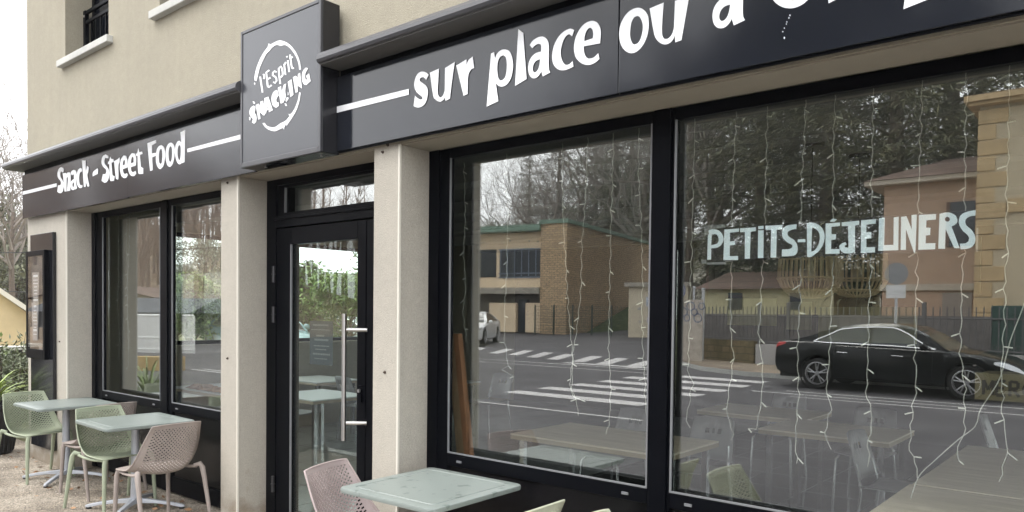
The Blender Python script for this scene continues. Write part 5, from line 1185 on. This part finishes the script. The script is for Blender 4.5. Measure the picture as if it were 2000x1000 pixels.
mb = MB(); a = (xa - .6, YS1 + .5, zt + .164); mb.q((xa - .6, YS1 + .5, zt + .165), (xb + .3, YS1 + .5, zt + .165), (xb + .3, YS1 - 4, zt + 1.45), (xa + 1.2, YS1 - 4, zt + 1.45)); mb.q((xa - .6, YS1 - 8.4, zt + .165), (xa - .6, YS1 + .5, zt + .165), (xa + 1.2, YS1 - 4, zt + 1.45)); mb.q((xb + .3, YS1 - 8.4, zt + .165), (xa - .6, YS1 - 8.4, zt + .165), (xa + 1.2, YS1 - 4, zt + 1.45), (xb + .3, YS1 - 4, zt + 1.45)); mb.build("roof", ROOFM, t)
zz_ = zat(560, 1800, (xa + xb) / 2, YS1); mb = MB(); mb.box(xa - .05, xb, YS1 + .002, YS1 + .10, zz_ - .12, zz_ + .1); mb.build("string_course", TRIMC, t)
w0, w1 = rv(1856, 450, YS1 + .02), rv(1905, 450, YS1 + .02); mb = MB(); mb.box(w0.x, w1.x, YS1 + .002, YS1 + .06, zat(482, 1870, w0.x, YS1), zat(396, 1870, w0.x, YS1)); wn = mb.build("window", DKW, t)
mb = MB(); mb.box(w0.x - .10, w0.x - .002, YS1 + .002, YS1 + .09, zat(482, 1870, w0.x, YS1), zat(396, 1870, w0.x, YS1)); mb.build("shutter", M("brown_shutter", (.16, .10, .075), .7), wn)
w0, w1 = rv(1842, 580, YS1 + .02), rv(1900, 580, YS1 + .02); mb = MB(); mb.box(w0.x, w1.x, YS1 + .002, YS1 + .05, gz(YS1), zat(572, 1870, w0.x, YS1)); mb.build("garage_door", M("garage_grey", (.30, .26, .23), .7), t)
YY = -22.6
t, xa, xb, zt = house_box("yellow_house", "tall yellow house with sandstone quoins and cornice", 1908, 2600, YY, 9, 168, YEL)
mb = MB(); mb.box(xa - .25, xb + .3, YY - 9.3, YY + .35, zt + .002, zt + .10); mb.box(xa - .35, xb + .4, YY - 9.4, YY + .48, zt + .102, zt + .28); mb.build("cornice", QUO, t)
mb = MB(); mb.q((xa - .35, YY + .5, zt + .285), (xb + .4, YY + .5, zt + .285), (xb - 2, YY - 4.5, zt + 1.25), (xa + 2.5, YY - 4.5, zt + 1.25)); mb.q((xa - .35, YY - 9.4, zt + .285), (xa - .35, YY + .5, zt + .285), (xa + 2.5, YY - 4.5, zt + 1.25)); mb.q((xb + .4, YY - 9.4, zt + .285), (xa - .35, YY - 9.4, zt + .285), (xa + 2.5, YY - 4.5, zt + 1.25), (xb - 2, YY - 4.5, zt + 1.25)); mb.build("roof", ROOFM, t)
nq = 16
for k in range(nq):
    z0 = gz(YY) + .2 + (zt - gz(YY) - .25) * k / nq; z1 = gz(YY) + .2 + (zt - gz(YY) - .25) * (k + 1) / nq - .035; wq = .72 if k % 2 else .42
    mb = MB(); mb.box(xa - .035, xa + wq, YY + .001, YY + .045, z0, z1); mb.box(xa - .035, xa - .001, YY - wq, YY, z0, z1); mb.build("quoin", QUO, t, bevel=.012)
zz_ = zat(410, 1960, xa, YY); mb = MB(); mb.box(xa + .75, xb, YY + .001, YY + .08, zz_ - .15, zz_ + .25); mb.build("string_course", QUO, t)
for wx in (xa + 2.2, xa + 4.4):
    for zq in (gz(YY) + 1.0, gz(YY) + 4.6): mb = MB(); mb.box(wx, wx + 1.05, YY + .001, YY + .04, zq, zq + 1.9); mb.build("window", DKW, t)
YW = -29.0
t, xa, xb, zt = house_box("low_house", "low pale yellow house with brown tiled roof glimpsed above the railings", 1380, 1632, YW, 7, 560, M("pale_yellow_render", (.54, .50, .31), .85, var=.06))
mb = MB(); zr = zat(528, 1500, (xa + xb) / 2, YW - 3); mb.q((xa - .4, YW + .5, zt - .1), (xb + .4, YW + .5, zt - .1), (xb + .4, YW - 3.5, zr), (xa - .4, YW - 3.5, zr)); mb.q((xb + .4, YW - 7.5, zt - .1), (xa - .4, YW - 7.5, zt - .1), (xa - .4, YW - 3.5, zr), (xb + .4, YW - 3.5, zr)); mb.build("roof", ROOFM, t)
for u0, u1 in ((1425, 1452), (1545, 1566)):
    a, b = rv(u0, 580, YW), rv(u1, 580, YW); mb = MB(); mb.box(a.x, b.x, YW + .002, YW + .05, zat(605, u0, a.x, YW), zat(572, u0, a.x, YW)); mb.build("window", DKW, t)
# ------------------------------------------------------------------ signs and poles at the corner
SGM = M("galvanised", (.50, .51, .52), .6, metal=.1); SBL = M("sign_blue", (.02, .07, .30), .4); SWH = M("sign_white", (.70, .70, .70), .5)
def pole(u, v, vtop, r, mat, par, h=None):
    p = rg(u, v); z1 = zat(vtop, u, p.x, p.y); mb = MB(); mb.tube([(p.x, p.y, p.z), (p.x, p.y, z1)], r, 10); mb.build("pole", mat, par, smooth=True); return p, z1
p = rg(1322, 709); t = thing("round_road_sign", "round blue road sign on a pole beside the mullion", "road sign", tuple(p)); p, z1 = pole(1322, 709, 540, .035, SGM, t)
zc = zat(568, 1322, p.x, p.y); mb = MB(); mb.lathe([(.001, .045), (.33, .045), (.33, .06), (.001, .061)], (p.x, p.y, zc), 32, 'Y'); sg = mb.build("sign_disc", SBL, t); mb = MB(); mb.lathe([(.285, .0625), (.31, .0635), (.31, .0625)], (p.x, p.y, zc), 32, 'Y'); mb.build("sign_border", SWH, sg)
mb = MB(); mb.tube([(p.x - .12, p.y + .066, zc - .16), (p.x + .10, p.y + .066, zc + .1)], .02, 6); mb.tube([(p.x + .10, p.y + .066, zc + .1), (p.x - .05, p.y + .066, zc + .08)], .02, 6); mb.tube([(p.x + .10, p.y + .066, zc + .1), (p.x + .1, p.y + .066, zc - .05)], .02, 6); mb.build("arrow", SWH, sg)
for u, vt, r, lab in ((1356, 562, .038, "thinner pale post left of the railings"), (1374, 565, .048, "thicker pale post next to the thin one by the railings"), (1337, 590, .075, "grey square post nearest the blue sign")):
    p = rg(u, 709); t = thing("street_post", lab, "post", tuple(p), "posts at the street corner"); pole(u, 709, vt, r, SGM, t); mb = MB(); zc = zat(vt, u, p.x, p.y); mb.lathe([(r + .012, -.02), (r + .012, .03), (.001, .05)], (p.x, p.y, zc), 12); mb.build("cap", SGM, t)
p = rg(1345, 712); t = thing("street_art_panel", "pale graffiti covered panel leaning between the corner posts", "panel", tuple(p)); zc = zat(640, 1345, p.x, p.y); zc2 = zat(585, 1345, p.x, p.y)
mb = MB(); mb.box(p.x - .55, p.x + .35, p.y - .3, p.y - .26, p.z, zc2); mb.build("panel_sheet", M("panel_pale", (.45, .40, .34), .8, var=.3, vs_=4), t); mb = MB()
for k in range(7):
    cx_, cz_ = p.x - .4 + .12 * k, zc2 - .2 - .18 * (k % 3); r = .10 + .03 * (k % 2); mb.tube([(cx_ + r * math.cos(j * .524), p.y - .255, cz_ + r * math.sin(j * .524)) for j in range(13)], .014, 4)
mb.build("graffiti", M("graffiti_blue", (.06, .10, .22), .6), t)
p = rg(1752, 700); q = Vector((p.x, W2.lerp(W3, .6).y + .4)); q = rv(1752, 600, q.y); t = thing("road_sign", "small white road sign on a post behind the black car", "road sign", (q.x, q.y, gz(q.y))); z1 = zat(520, 1752, q.x, q.y)
mb = MB(); mb.tube([(q.x, q.y, gz(q.y)), (q.x, q.y, z1)], .035, 10); mb.build("pole", SGM, t); mb = MB(); zc = zat(570, 1752, q.x, q.y); mb.box(q.x - .22, q.x + .22, q.y + .04, q.y + .055, zc - .16, zc + .16); mb.build("sign_plate", SWH, t); mb = MB(); zc = zat(535, 1752, q.x, q.y); mb.lathe([(.001, .04), (.27, .04), (.27, .055), (.001, .056)], (q.x, q.y, zc), 28, 'Y'); mb.build("sign_disc", M("sign_back", (.30, .30, .31), .5, metal=.3), t)
# ================================================================== trees
def grow(tb, p, d, L, r, lev, mx_, tips, gnarl=.22, up=.12, kids=(2, 3), sides=5):
    pts = [p]; rs = [r]; nseg = 3 if lev < mx_ else 2
    for k in range(nseg):
        d = (d + Vector((random.gauss(0, gnarl), random.gauss(0, gnarl), random.gauss(up, gnarl * .6)))).normalized(); p = p + d * (L / nseg); pts.append(p); rs.append(r * (1 - .42 * (k + 1) / nseg))
    tb.tube(pts, rs, max(3, sides - lev), cap=False)
    if lev >= mx_: tips.append((pts, d)); return
    for k in range(random.randint(*kids) + (1 if lev == 0 else 0)):
        i = random.choice((1, 2, 3)) if k else nseg; q = pts[min(i, nseg)]; ax = d.orthogonal().normalized(); ax = Matrix.Rotation(random.uniform(0, 6.28), 3, d) @ ax
        nd = (d + ax * random.uniform(.45, 1.0)).normalized(); grow(tb, q, nd, L * random.uniform(.62, .84), max(.011, rs[min(i, nseg)] * random.uniform(.6, .8)), lev + 1, mx_, tips, gnarl, up, kids, sides)
TWIG = M("winter_twigs", (.24, .21, .185), .95, var=.25, vs_=2)
def bare_tree(label, h, seed, lev=6, group="bare winter trees"):
    random.seed(seed); t = thing("bare_tree", label, "tree", group=group); tb = MB(); br = MB(); tips = []
    trunk = [Vector((0, 0, -.2)), Vector((.05, .03, h * .15)), Vector((.12, -.02, h * .34)), Vector((.05, .08, h * .52))]; tb.tube(trunk, [h * .014, h * .011, h * .009, h * .006], 8)
    for k in range(11):
        f = random.uniform(.25, 1); q = trunk[1].lerp(trunk[3], f); a = random.uniform(0, 6.28); grow(br, q, Vector((math.cos(a) * .8, math.sin(a) * .8, random.uniform(.5, 1.3))).normalized(), h * random.uniform(.17, .26), h * .0065, 1, lev, tips, kids=(2, 3), up=.10)
    tb.build("trunk", BARK, t, smooth='all'); br.build("crown", TWIG, t, smooth='all', fix=False); return t
def conifer(label, h, rad, seed, mat, dens=1.0, droop=.25, name="conifer_tree", group="evergreens across the street", z0=.10, L=.42, W=.036, per=250):
    random.seed(seed); t = thing(name, label, "tree", group=group); tb = MB(); lf = MB(); tb.tube([(0, 0, -.3), (.1, 0, h * .4), (0, .1, h * .75), (0, 0, h)], [h * .022, h * .016, h * .009, .02], 8)
    nb = int(95 * dens)
    for i in range(nb):
        f = z0 + (1 - z0) * ((i + random.random()) / nb); z = h * f; prof = (1 - ((f - .42) / .60) ** 2) if f > .42 else (.55 + .45 * (f - z0) / (.42 - z0)); LL = rad * max(.12, prof) * random.uniform(.55, 1.12); a = i * 2.4 + random.uniform(-.5, .5)
        p = Vector((0, 0, z)); pts = [p]; el = random.uniform(.0, .45)
        for k in range(5):
            e = el - droop * k * .55; p = p + Vector((math.cos(a) * math.cos(e), math.sin(a) * math.cos(e), math.sin(e))) * LL / 5 + Vector((random.gauss(0, .08), random.gauss(0, .08), 0)); pts.append(p)
        tb.tube(pts, [.06 * LL / rad + .02, .045, .03, .022, .014, .006], 4, cap=False)
        for k in range(int(per * LL / rad) + 8):
            s = random.random() ** .7 * 4.999; q = pts[int(s)].lerp(pts[int(s) + 1], s % 1); sp = .10 + .05 * LL
            q = q + Vector((random.gauss(0, sp), random.gauss(0, sp), random.gauss(-.05, sp * .8)))
            dd = Vector((math.cos(a) + random.gauss(0, .7), math.sin(a) + random.gauss(0, .7), random.gauss(-.25, .5))); leaf(lf, q, dd, L * random.uniform(.55, 1.3), W * random.uniform(.7, 1.4), .15)
    tb.build("trunk", BARK, t, smooth='all'); lf.build("crown", mat, t, fix=False); return t
def leafy(label, h, rad, seed, mat, n=9000, name="leafy_tree", group=None, L=.22, W=.05, cat="tree"):
    random.seed(seed); t = thing(name, label, cat, group=group); tb = MB(); lf = MB(); tips = []; tb.tube([(0, 0, -.2), (.05, 0, h * .25), (.0, .05, h * .42)], [h * .02, h * .016, h * .012], 7)
    for k in range(8): a = k * .8 + random.uniform(-.3, .3); grow(tb, Vector((0, 0, h * random.uniform(.12, .42))), Vector((math.cos(a), math.sin(a), random.uniform(.6, 1.6))).normalized(), h * .24 * random.uniform(.8, 1.15), h * .008, 2, 5, tips, kids=(2, 3), up=.12)
    for i in range(n):
        pts, d = random.choice(tips); q = pts[0].lerp(pts[-1], random.random()) + Vector([random.gauss(0, rad * .10) for _ in range(3)]); leaf(lf, q, (random.gauss(0, 1), random.gauss(0, 1), random.gauss(.1, .7)), L * random.uniform(.6, 1.3), W * random.uniform(.7, 1.3), .2)
    tb.build("trunk", BARK, t, smooth='all'); lf.build("crown", mat, t, fix=False); return t
CEDAR = M("cedar_needles", (.06, .07, .038), .7, col2=(.18, .17, .09), vs_=.9, island=.45); PINE = M("pine_needles", (.10, .105, .07), .7, col2=(.20, .19, .125), vs_=.8, island=.4)
FADED = M("faded_foliage", (.12, .135, .09), .7, col2=(.24, .24, .16), vs_=.7, island=.35); BRIGHT = M("bright_foliage", (.07, .12, .025), .6, col2=(.18, .25, .06), vs_=.9, island=.35)
def refpos(u, y): p = rv(u, 600, y); return (p.x, y, gz(y) - .1)
# evergreens behind the railings (seen mirrored in the second big pane)
c1 = conifer("broad dark cedar nearest the mullion, behind the corner posts", 20, 5.6, 31, CEDAR, 1.25, .2); c1.location = refpos(1480, -36)
c2 = conifer("tall dense spruce in the middle, right behind the low yellow house", 22, 5.4, 32, CEDAR, 1.35, .3); c2.location = refpos(1610, -33)
PL_ = [(c1, 1740, -31, .95, "cedar whose branches overhang the salmon house roof"), (c2, 1850, -36, 1.05, "tall spruce beside the yellow house, above the tiles"), (c1, 1405, -44, .95, "spindly cedar showing sky between its limbs near the mullion"), (c2, 1545, -43, 1.1, "tallest spruce rising behind the middle of the row"), (c1, 1905, -47, 1.0, "cedar mostly hidden by the yellow house")]
for i, (o, u, y, s, lab) in enumerate(PL_): r = dup(o, refpos(u, y), i * 1.3, lab); r.scale = (s, s, s)
# thin pines and bare trees over the school
b1 = bare_tree("bare branching tree directly above the school roof", 22, 41); b1.location = refpos(1065, -58)
b2 = bare_tree("bare tree with a forked crown above the stone wing", 24, 42); b2.location = refpos(1130, -62)
p1 = conifer("thin grey green pine above the electricity kiosk", 21, 4.2, 43, PINE, .8, .05, "pine_tree", "pines above the school", .35, .34, .034, 190); p1.location = refpos(1200, -52)
for i, (o, u, y, s, lab) in enumerate([(b1, 1010, -70, 1.0, "smaller bare tree at the left over the green roof edge"), (b2, 1190, -66, 1.15, "tall bare tree farther back above the stone wing"), (b1, 1255, -50, 1.1, "bare tree over the kiosk next to the mullion"), (b2, 1345, -40, 1.0, "bare tree rising right of the mullion behind the corner posts"), (b1, 1390, -38, 1.05, "bare tree leaning across the cedar near the mullion"), (p1, 1265, -60, 1.1, "tallest pine at the mullion side of the school"), (p1, 1160, -72, 1.1, "distant pine between the bare trees"), (p1, 1330, -52, 1.1, "pine just right of the mullion, behind bare limbs"), (p1, 1030, -78, 1.05, "leftmost pine over the green roof edge"), (p1, 1090, -70, 1.1, "pine directly over the corner of the stone wing"), (p1, 1230, -66, 1.2, "broad pine between the stone wing's end and the mullion")]): r = dup(o, refpos(u, y), i * 2.1, lab); r.scale = (s, s, s)
lf1 = leafy("rounded grey green tree at the left end of the school roof", 14, 4.5, 44, FADED, 8000, group="low trees behind the school"); lf1.location = refpos(975, -66)
for i, (u, y, s, lab) in enumerate([(1035, -64, .95, "low rounded tree peeping over the green roof edge"), (1130, -78, 1.25, "rounded tree behind the stone wing"), (1215, -74, 1.35, "rounded tree behind the far end of the stone wing"), (1085, -84, 1.5, "tallest rounded tree, behind the middle of the school"), (1265, -82, 1.6, "rounded tree closest to the mullion behind the kiosk"), (940, -72, 1.1, "rounded tree beside the pillar's reflection")]): r = dup(lf1, refpos(u, y), i * 1.7, lab); r.scale = (s, s, s)
# ------------------------------------------------------------------ wooded hillside to the far left front
def hz(x, y):
    k = max(0.0, min(1.0, (-x - 34) / 70)); k2 = max(0.0, min(1.0, (y + 58) / 22)) * max(0.0, min(1.0, (4 - y) / 12)); return 12 * k * k * (3 - 2 * k) * k2
mb = MB(); NX, NY = 24, 26; X0, X1, Y0, Y1 = -150, -34, -62, 4
for i in range(NX):
    for j in range(NY):
        P = [(X0 + (X1 - X0) * a / NX, Y0 + (Y1 - Y0) * b / NY) for a, b in ((i, j), (i + 1, j), (i + 1, j + 1), (i, j + 1))]; mb.q(*[(x, y, hz(x, y) - .055 + gz(y) + .8 * math.sin(x * .09 + y * .07) * min(1, (-x - 34) / 25) * max(0, min(1, (y + 62) / 16, (4 - y) / 16))) for x, y in P])
LITTER = ground_mat("leaf_litter", (.20, .145, .10), (.34, .26, .18), (.27, .20, .14), .4, .6, 20); struct(mb.build("hillside", LITTER, smooth='all'))
random.seed(77); mb = MB(); cnt = 0
while cnt < 330:
    x, y = random.uniform(-112, -50), random.uniform(-52, -4)
    h = random.uniform(6.5, 9.5) + (3.5 if y < -28 else 0); z = hz(x, y) - .3; b = Vector((x, y, z)); tp = b + Vector((random.gauss(0, .6), random.gauss(0, .6), h)); mb.tube([b, b.lerp(tp, .5), tp], [.15, .10, .02], 4, cap=False); cnt += 1
    for k in range(26):
        f = random.uniform(.25, .98); q = b.lerp(tp, f); a = random.uniform(0, 6.28); L_ = (1 - f * .7) * random.uniform(1.4, 3.6); e = q + Vector((math.cos(a) * L_ * .6, math.sin(a) * L_ * .6, L_ * .8)); mb.tube([q, e], [.04, .012], 3, cap=False)
        for m_ in range(2): q2 = q.lerp(e, random.uniform(.4, .9)); mb.tube([q2, q2 + Vector((random.gauss(0, .5), random.gauss(0, .5), random.uniform(.3, 1.1)))], [.018, .006], 3, cap=False)
stuff(mb.build("winter_wood", M("wood_bark", (.34, .265, .215), .95, var=.25, vs_=.3), None, fix=False, smooth='all'), "brown leafless wood covering the hillside to the left", "wood")
# ------------------------------------------------------------------ things mirrored in the far window: gate, shed, palm
g0 = rg(250, 692); g1 = rg(352, 694); d = (g1 - g0).to_2d(); t = thing("white_gate", "white slatted driveway gate mirrored in the far window", "gate", tuple(g0)); zt = zat(613, 290, g0.x, g0.y); a2, b2_ = g0.to_2d() - d * .3, g1.to_2d() + d * .3
WG = M("white_gate_paint", (.80, .80, .78), .5); mb = MB(); n_ = 34
for k in range(n_ + 1): q = a2.lerp(b2_, k / n_); mb.obox(q, d.normalized(), .06, .02, g0.z + .08, zt - .04)
mb.build("slats", WG, t)
for z in (g0.z + .2, (zt + g0.z) / 2 - .1, zt - .04): mb = MB(); mb.tube([(a2.x, a2.y, z), (b2_.x, b2_.y, z)], .045, 6); mb.build("gate_rail", WG, t)
s0 = rg(292, 668); t = thing("dark_shed", "low dark roofed shed behind the white gate", "shed", tuple(s0)); zr0, zr1 = zat(610, 292, s0.x, s0.y), zat(590, 292, s0.x, s0.y); mb = MB(); mb.obox(s0.to_2d(), d.normalized(), 3.2, 2, s0.z - .5, zr0); mb.build("wall", M("shed_wall", (.10, .10, .10), .8), t)
uu = d.normalized(); vv = Vector((-uu.y, uu.x)); c_ = s0.to_2d(); mb = MB(); P = lambda a, b, z: (c_.x + uu.x * a + vv.x * b, c_.y + uu.y * a + vv.y * b, z)
mb.q(P(-3.6, -2.5, zr0), P(3.6, -2.5, zr0), P(3.6, 0, zr1 + .2), P(-3.6, 0, zr1 + .2)); mb.q(P(3.6, 2.5, zr0), P(-3.6, 2.5, zr0), P(-3.6, 0, zr1 + .2), P(3.6, 0, zr1 + .2)); mb.q(P(-3.6, 2.5, zr0), P(-3.6, -2.5, zr0), P(-3.6, 0, zr1 + .2)); mb.q(P(3.6, -2.5, zr0), P(3.6, 2.5, zr0), P(3.6, 0, zr1 + .2)); mb.build("roof", M("slate_roof", (.07, .075, .085), .7, var=.2), t)
p = along(300, 640, 47); c_ = Vector((p.x, 2 * GL - p.y)); t = thing("hill_house", "cream gabled house at the foot of the brown wood", "house", (c_.x, c_.y, 0)); zw_ = zat(585, 300, c_.x, c_.y); zp = zat(566, 300, c_.x, c_.y); mb = MB(); mb.prism([[(-3, -1), (3, -1), (3, zw_), (0, zp), (-3, zw_)]], lambda a, b, h: (c_.x + uu.x * a + vv.x * h, c_.y + uu.y * a + vv.y * h, b), -4, 4); mb.build("wall", M("cream_gable", (.55, .45, .31), .85, var=.08), t)
mb = MB()
for sgn in (-1, 1): mb.q(P(0, -4.3, zp + .14), P(sgn * 3.4, -4.3, zw_ - .1), P(sgn * 3.4, 4.3, zw_ - .1), P(0, 4.3, zp + .14))
mb.build("roof", ROOFM, t)
p = rg(288, 800); palm("yucca_plant", "spiky green yucca mirrored low in the far window", (p.x, p.y, 0), 1.15, BRIGHT, 110)
p = rg(292, 745); t = thing("ochre_planter", "long ochre planter wall mirrored under the white gate", "planter", tuple(p)); mb = MB(); q0, q1 = rg(240, 722), rg(345, 722); mb.obox((q0.to_2d() + q1.to_2d()) / 2, (q1 - q0).to_2d().normalized(), (q1 - q0).to_2d().length * .7, .15, -.05, zat(696, 292, *((q0.to_2d() + q1.to_2d()) / 2))); mb.build("planter_wall", M("ochre", (.46, .32, .14), .8, var=.15), t)
# ------------------------------------------------------------------ garden left of the building (seen direct and through the side windows)
p = along(22, 700, 11.6); bush("olive_shrub", "grey green feathery shrub beside the corner of the building", (p.x, p.y, 0), .75, 1.35, OLIVE, 5200, .075, .014, .5)
p = along(-30, 700, 12.2); bush("olive_shrub", "darker shrub at the very left edge behind the pot", (p.x, p.y, 0), .8, 1.2, GREEN, 4200, .09, .018, .4)
p = along(58, 690, 13.8); t = thing("slate_wall", "low dark slate garden wall behind the shrubs", "wall", (p.x, p.y, 0)); r = ray(40, 690); rd = Vector((-r[1], r[0])).normalized(); mb = MB(); mb.obox(p.to_2d(), rd, 3.0, .14, -.05, 1.0); mb.build("wall_body", stone("slate_stone", (.09, .085, .08), (.14, .13, .12), (.05, .05, .05), 1, 1, bw=.3, rh=.08), t); mb = MB(); mb.obox(p.to_2d(), rd, 3.05, .19, 1.002, 1.05); mb.build("coping", SILL, t)
YH = M("ochre_render", (.56, .44, .26), .85, var=.12, vs_=1.2)
def dz_(u, v, d): return along(u, v, d).z
pl, pr = along(-60, 600, 25), along(62, 600, 25); t = thing("ochre_house", "ochre yellow house with pale sloping verge left of the building", "house", ((pl.x + pr.x) / 2, (pl.y + pr.y) / 2, 0)); e = (pr - pl).to_2d(); LL = e.length; e.normalize(); nn = Vector((-e.y, e.x)); nn = nn if nn.x < 0 else -nn
zl, zr_ = dz_(-60, 530, 25), dz_(62, 617, 25); f3 = lambda a, b, h: (pl.x + e.x * a + nn.x * h, pl.y + e.y * a + nn.y * h, b)
mb = MB(); mb.prism([[(0, -.3), (LL, -.3), (LL, zr_), (0, zl)]], f3, 0, 6); mb.build("gable_wall", YH, t)
mb = MB(); mb.prism([[(-.3, zl + .2), (LL + .25, zr_ - .17), (LL + .25, zr_ - .02), (-.3, zl + .36)]], f3, -.25, 6.2); mb.build("roof", M("verge_white", (.60, .56, .48), .7), t)
gb = bare_tree("tall misty bare tree left of the building", 11.5, 51, 6, "misty garden trees"); p = along(22, 640, 40); gb.location = (p.x, p.y, -.2)
p = along(48, 640, 46); r = dup(gb, (p.x, p.y, -.2), 2.0, "slimmer misty bare tree touching the sign end"); r.scale = (.95, .95, .95)
p = along(-20, 640, 44); r = dup(gb, (p.x, p.y, -.2), 4.0, "misty bare tree at the left picture edge")
iv = leafy("ivy covered grey tree behind the ochre house", 7.0, 2.6, 52, FADED, 7000, group="misty garden trees"); p = along(30, 640, 44); iv.location = (p.x, p.y, -.2)
for i, (u, d_, s, lab) in enumerate([(55, 50, 1.0, "ivy covered tree nearest the building corner"), (5, 48, .95, "ivy covered tree at the left picture edge"), (365, 62, 1.15, "grey green tree at the left in the far window's right pane"), (428, 66, 1.2, "grey green tree behind the teal car")]): p = along(u, 640, d_); r = dup(iv, (p.x, p.y, -.2), i * 1.4, lab); r.scale = (s, s, s)
sh = leafy("bright yellow green shrub left of the teal car", 2.6, 1.3, 53, BRIGHT, 5000, "garden_shrub", None, .14, .04, "shrub"); p = along(372, 640, 24); sh.location = (p.x, p.y, -.1)
p = along(345, 640, 22); dup(sh, (p.x, p.y, -.1), 1.0, "bright shrub at the mullion of the far window")
cy1 = conifer("feathery conifer filling the left of the door glass", 3.2, 1.15, 54, BRIGHT, 1.1, -.25, "garden_conifer", "garden conifers beyond the door", .04, .22, .035, 60); p = along(600, 640, 24); cy1.location = (p.x, p.y, -.1)
p = along(570, 640, 27); dup(cy1, (p.x, p.y, -.1), 1.2, "conifer behind the feathery one in the door glass")
bb = leafy("tall loose bamboo like tree in the door glass beside the pull handle", 3.4, 1.2, 55, BRIGHT, 7000, "bamboo_tree", None, .20, .025); p = along(682, 640, 21); bb.location = (p.x, p.y, -.1)
p = along(640, 620, 42); t = thing("sand_house", "flat sand coloured house between the trees in the door glass", "house", (p.x, p.y, 0)); r = ray(640, 600); rd = Vector((-r[1], r[0])).normalized(); mb = MB(); mb.obox(p.to_2d(), rd, 3.5, 3, -.1, dz_(640, 548, 40)); mb.build("wall", M("sand_render", (.58, .49, .32), .85, var=.07), t); mb = MB(); mb.obox(p.to_2d(), rd, 3.8, 3.3, dz_(640, 548, 40) + .002, dz_(640, 545, 40) + .15); mb.build("roof_slab", TRIMC, t)
q = p.to_2d() - Vector((r[0], r[1])).normalized() * 3.02; mb = MB(); mb.obox(q, rd, .9, .04, dz_(640, 585, 38.5), dz_(640, 578, 38.5)); mb.build("window", DKW, t)
mb = MB(); r0 = ray(520, 600); 
for k in range(30):
    u = -300 + 45 * k; a, b = along(u, 600, 150), along(u + 45, 600, 150); h0 = 9.5 + 2 * math.sin(u * .004) + 1.2 * math.sin(u * .021); h1 = 9.5 + 2 * math.sin((u + 45) * .004) + 1.2 * math.sin((u + 45) * .021); c_, d2 = along(u, 600, 205), along(u + 45, 600, 205)
    mb.q((a.x, a.y, -3), (b.x, b.y, -3), (b.x, b.y, h1 * .4), (a.x, a.y, h0 * .4)); mb.q((a.x, a.y, h0 * .4), (b.x, b.y, h1 * .4), (d2.x, d2.y, h1), (c_.x, c_.y, h0))
struct(mb.build("far_hills", M("mist_toned_wood", (.26, .25, .23), .95, var=.3, vs_=.05), smooth='all'))  # hill colour paled, part of the distant mist is in the tone
# wooded ridge behind the school and the evergreens
mb = MB()
for k in range(26):
    x0_, x1_ = -150 + 9 * k, -141 + 9 * k; hh = lambda x: (13 + 4 * math.sin(x * .05) + 1.5 * math.sin(x * .21)) * min(1, max(0, (x + 150) / 40))
    for (ya, fa), (yb, fb) in (((-95, 0), (-112, .55)), ((-112, .55), (-135, 1.0)), ((-135, 1.0), (-165, .9))): mb.q((x0_, ya, gz(ya) - .07 + hh(x0_) * fa), (x1_, ya, gz(ya) - .07 + hh(x1_) * fa), (x1_, yb, gz(yb) - .07 + hh(x1_) * fb), (x0_, yb, gz(yb) - .07 + hh(x0_) * fb))
struct(mb.build("wooded_ridge", M("ridge_wood", (.15, .15, .11), .95, col2=(.26, .23, .18), vs_=.35), smooth='all'))
# overhead wires
wt = thing("overhead_wires", "pair of dark overhead wires strung across the garden", "wires", tuple(along(30, 560, 26)))
for k, v in enumerate((497, 561)):
    A, B = along(-160, v - 6 + 4 * k, 27), along(900, v - 60 + 50 * k, 27); mb = MB(); mb.tube([A.lerp(B, j / 20) + Vector((0, 0, -1.2 * (1 - (2 * j / 20 - 1) ** 2) * .3)) for j in range(21)], .014, 5); mb.build("wire", BLK, wt, smooth='all')
# ------------------------------------------------------------------ thin morning mist
mb = MB(); mb.box(-222, 222, -222, 222, -2.0, 42.0)
hm = bpy.data.materials.new("mist"); hm.use_nodes = True; hn = hm.node_tree.nodes; hl = hm.node_tree.links; hn.clear()
ho = hn.new("ShaderNodeOutputMaterial"); hv = hn.new("ShaderNodeVolumePrincipled"); hv.inputs['Density'].default_value = .0007; hv.inputs['Color'].default_value = (.93, .95, .97, 1); hl.new(hv.outputs[0], ho.inputs['Volume'])
hz_o = mb.build("haze", hm); hz_o['kind'] = 'stuff'; hz_o['label'] = "thin pale morning mist filling the air over the street"; hz_o['category'] = "mist"
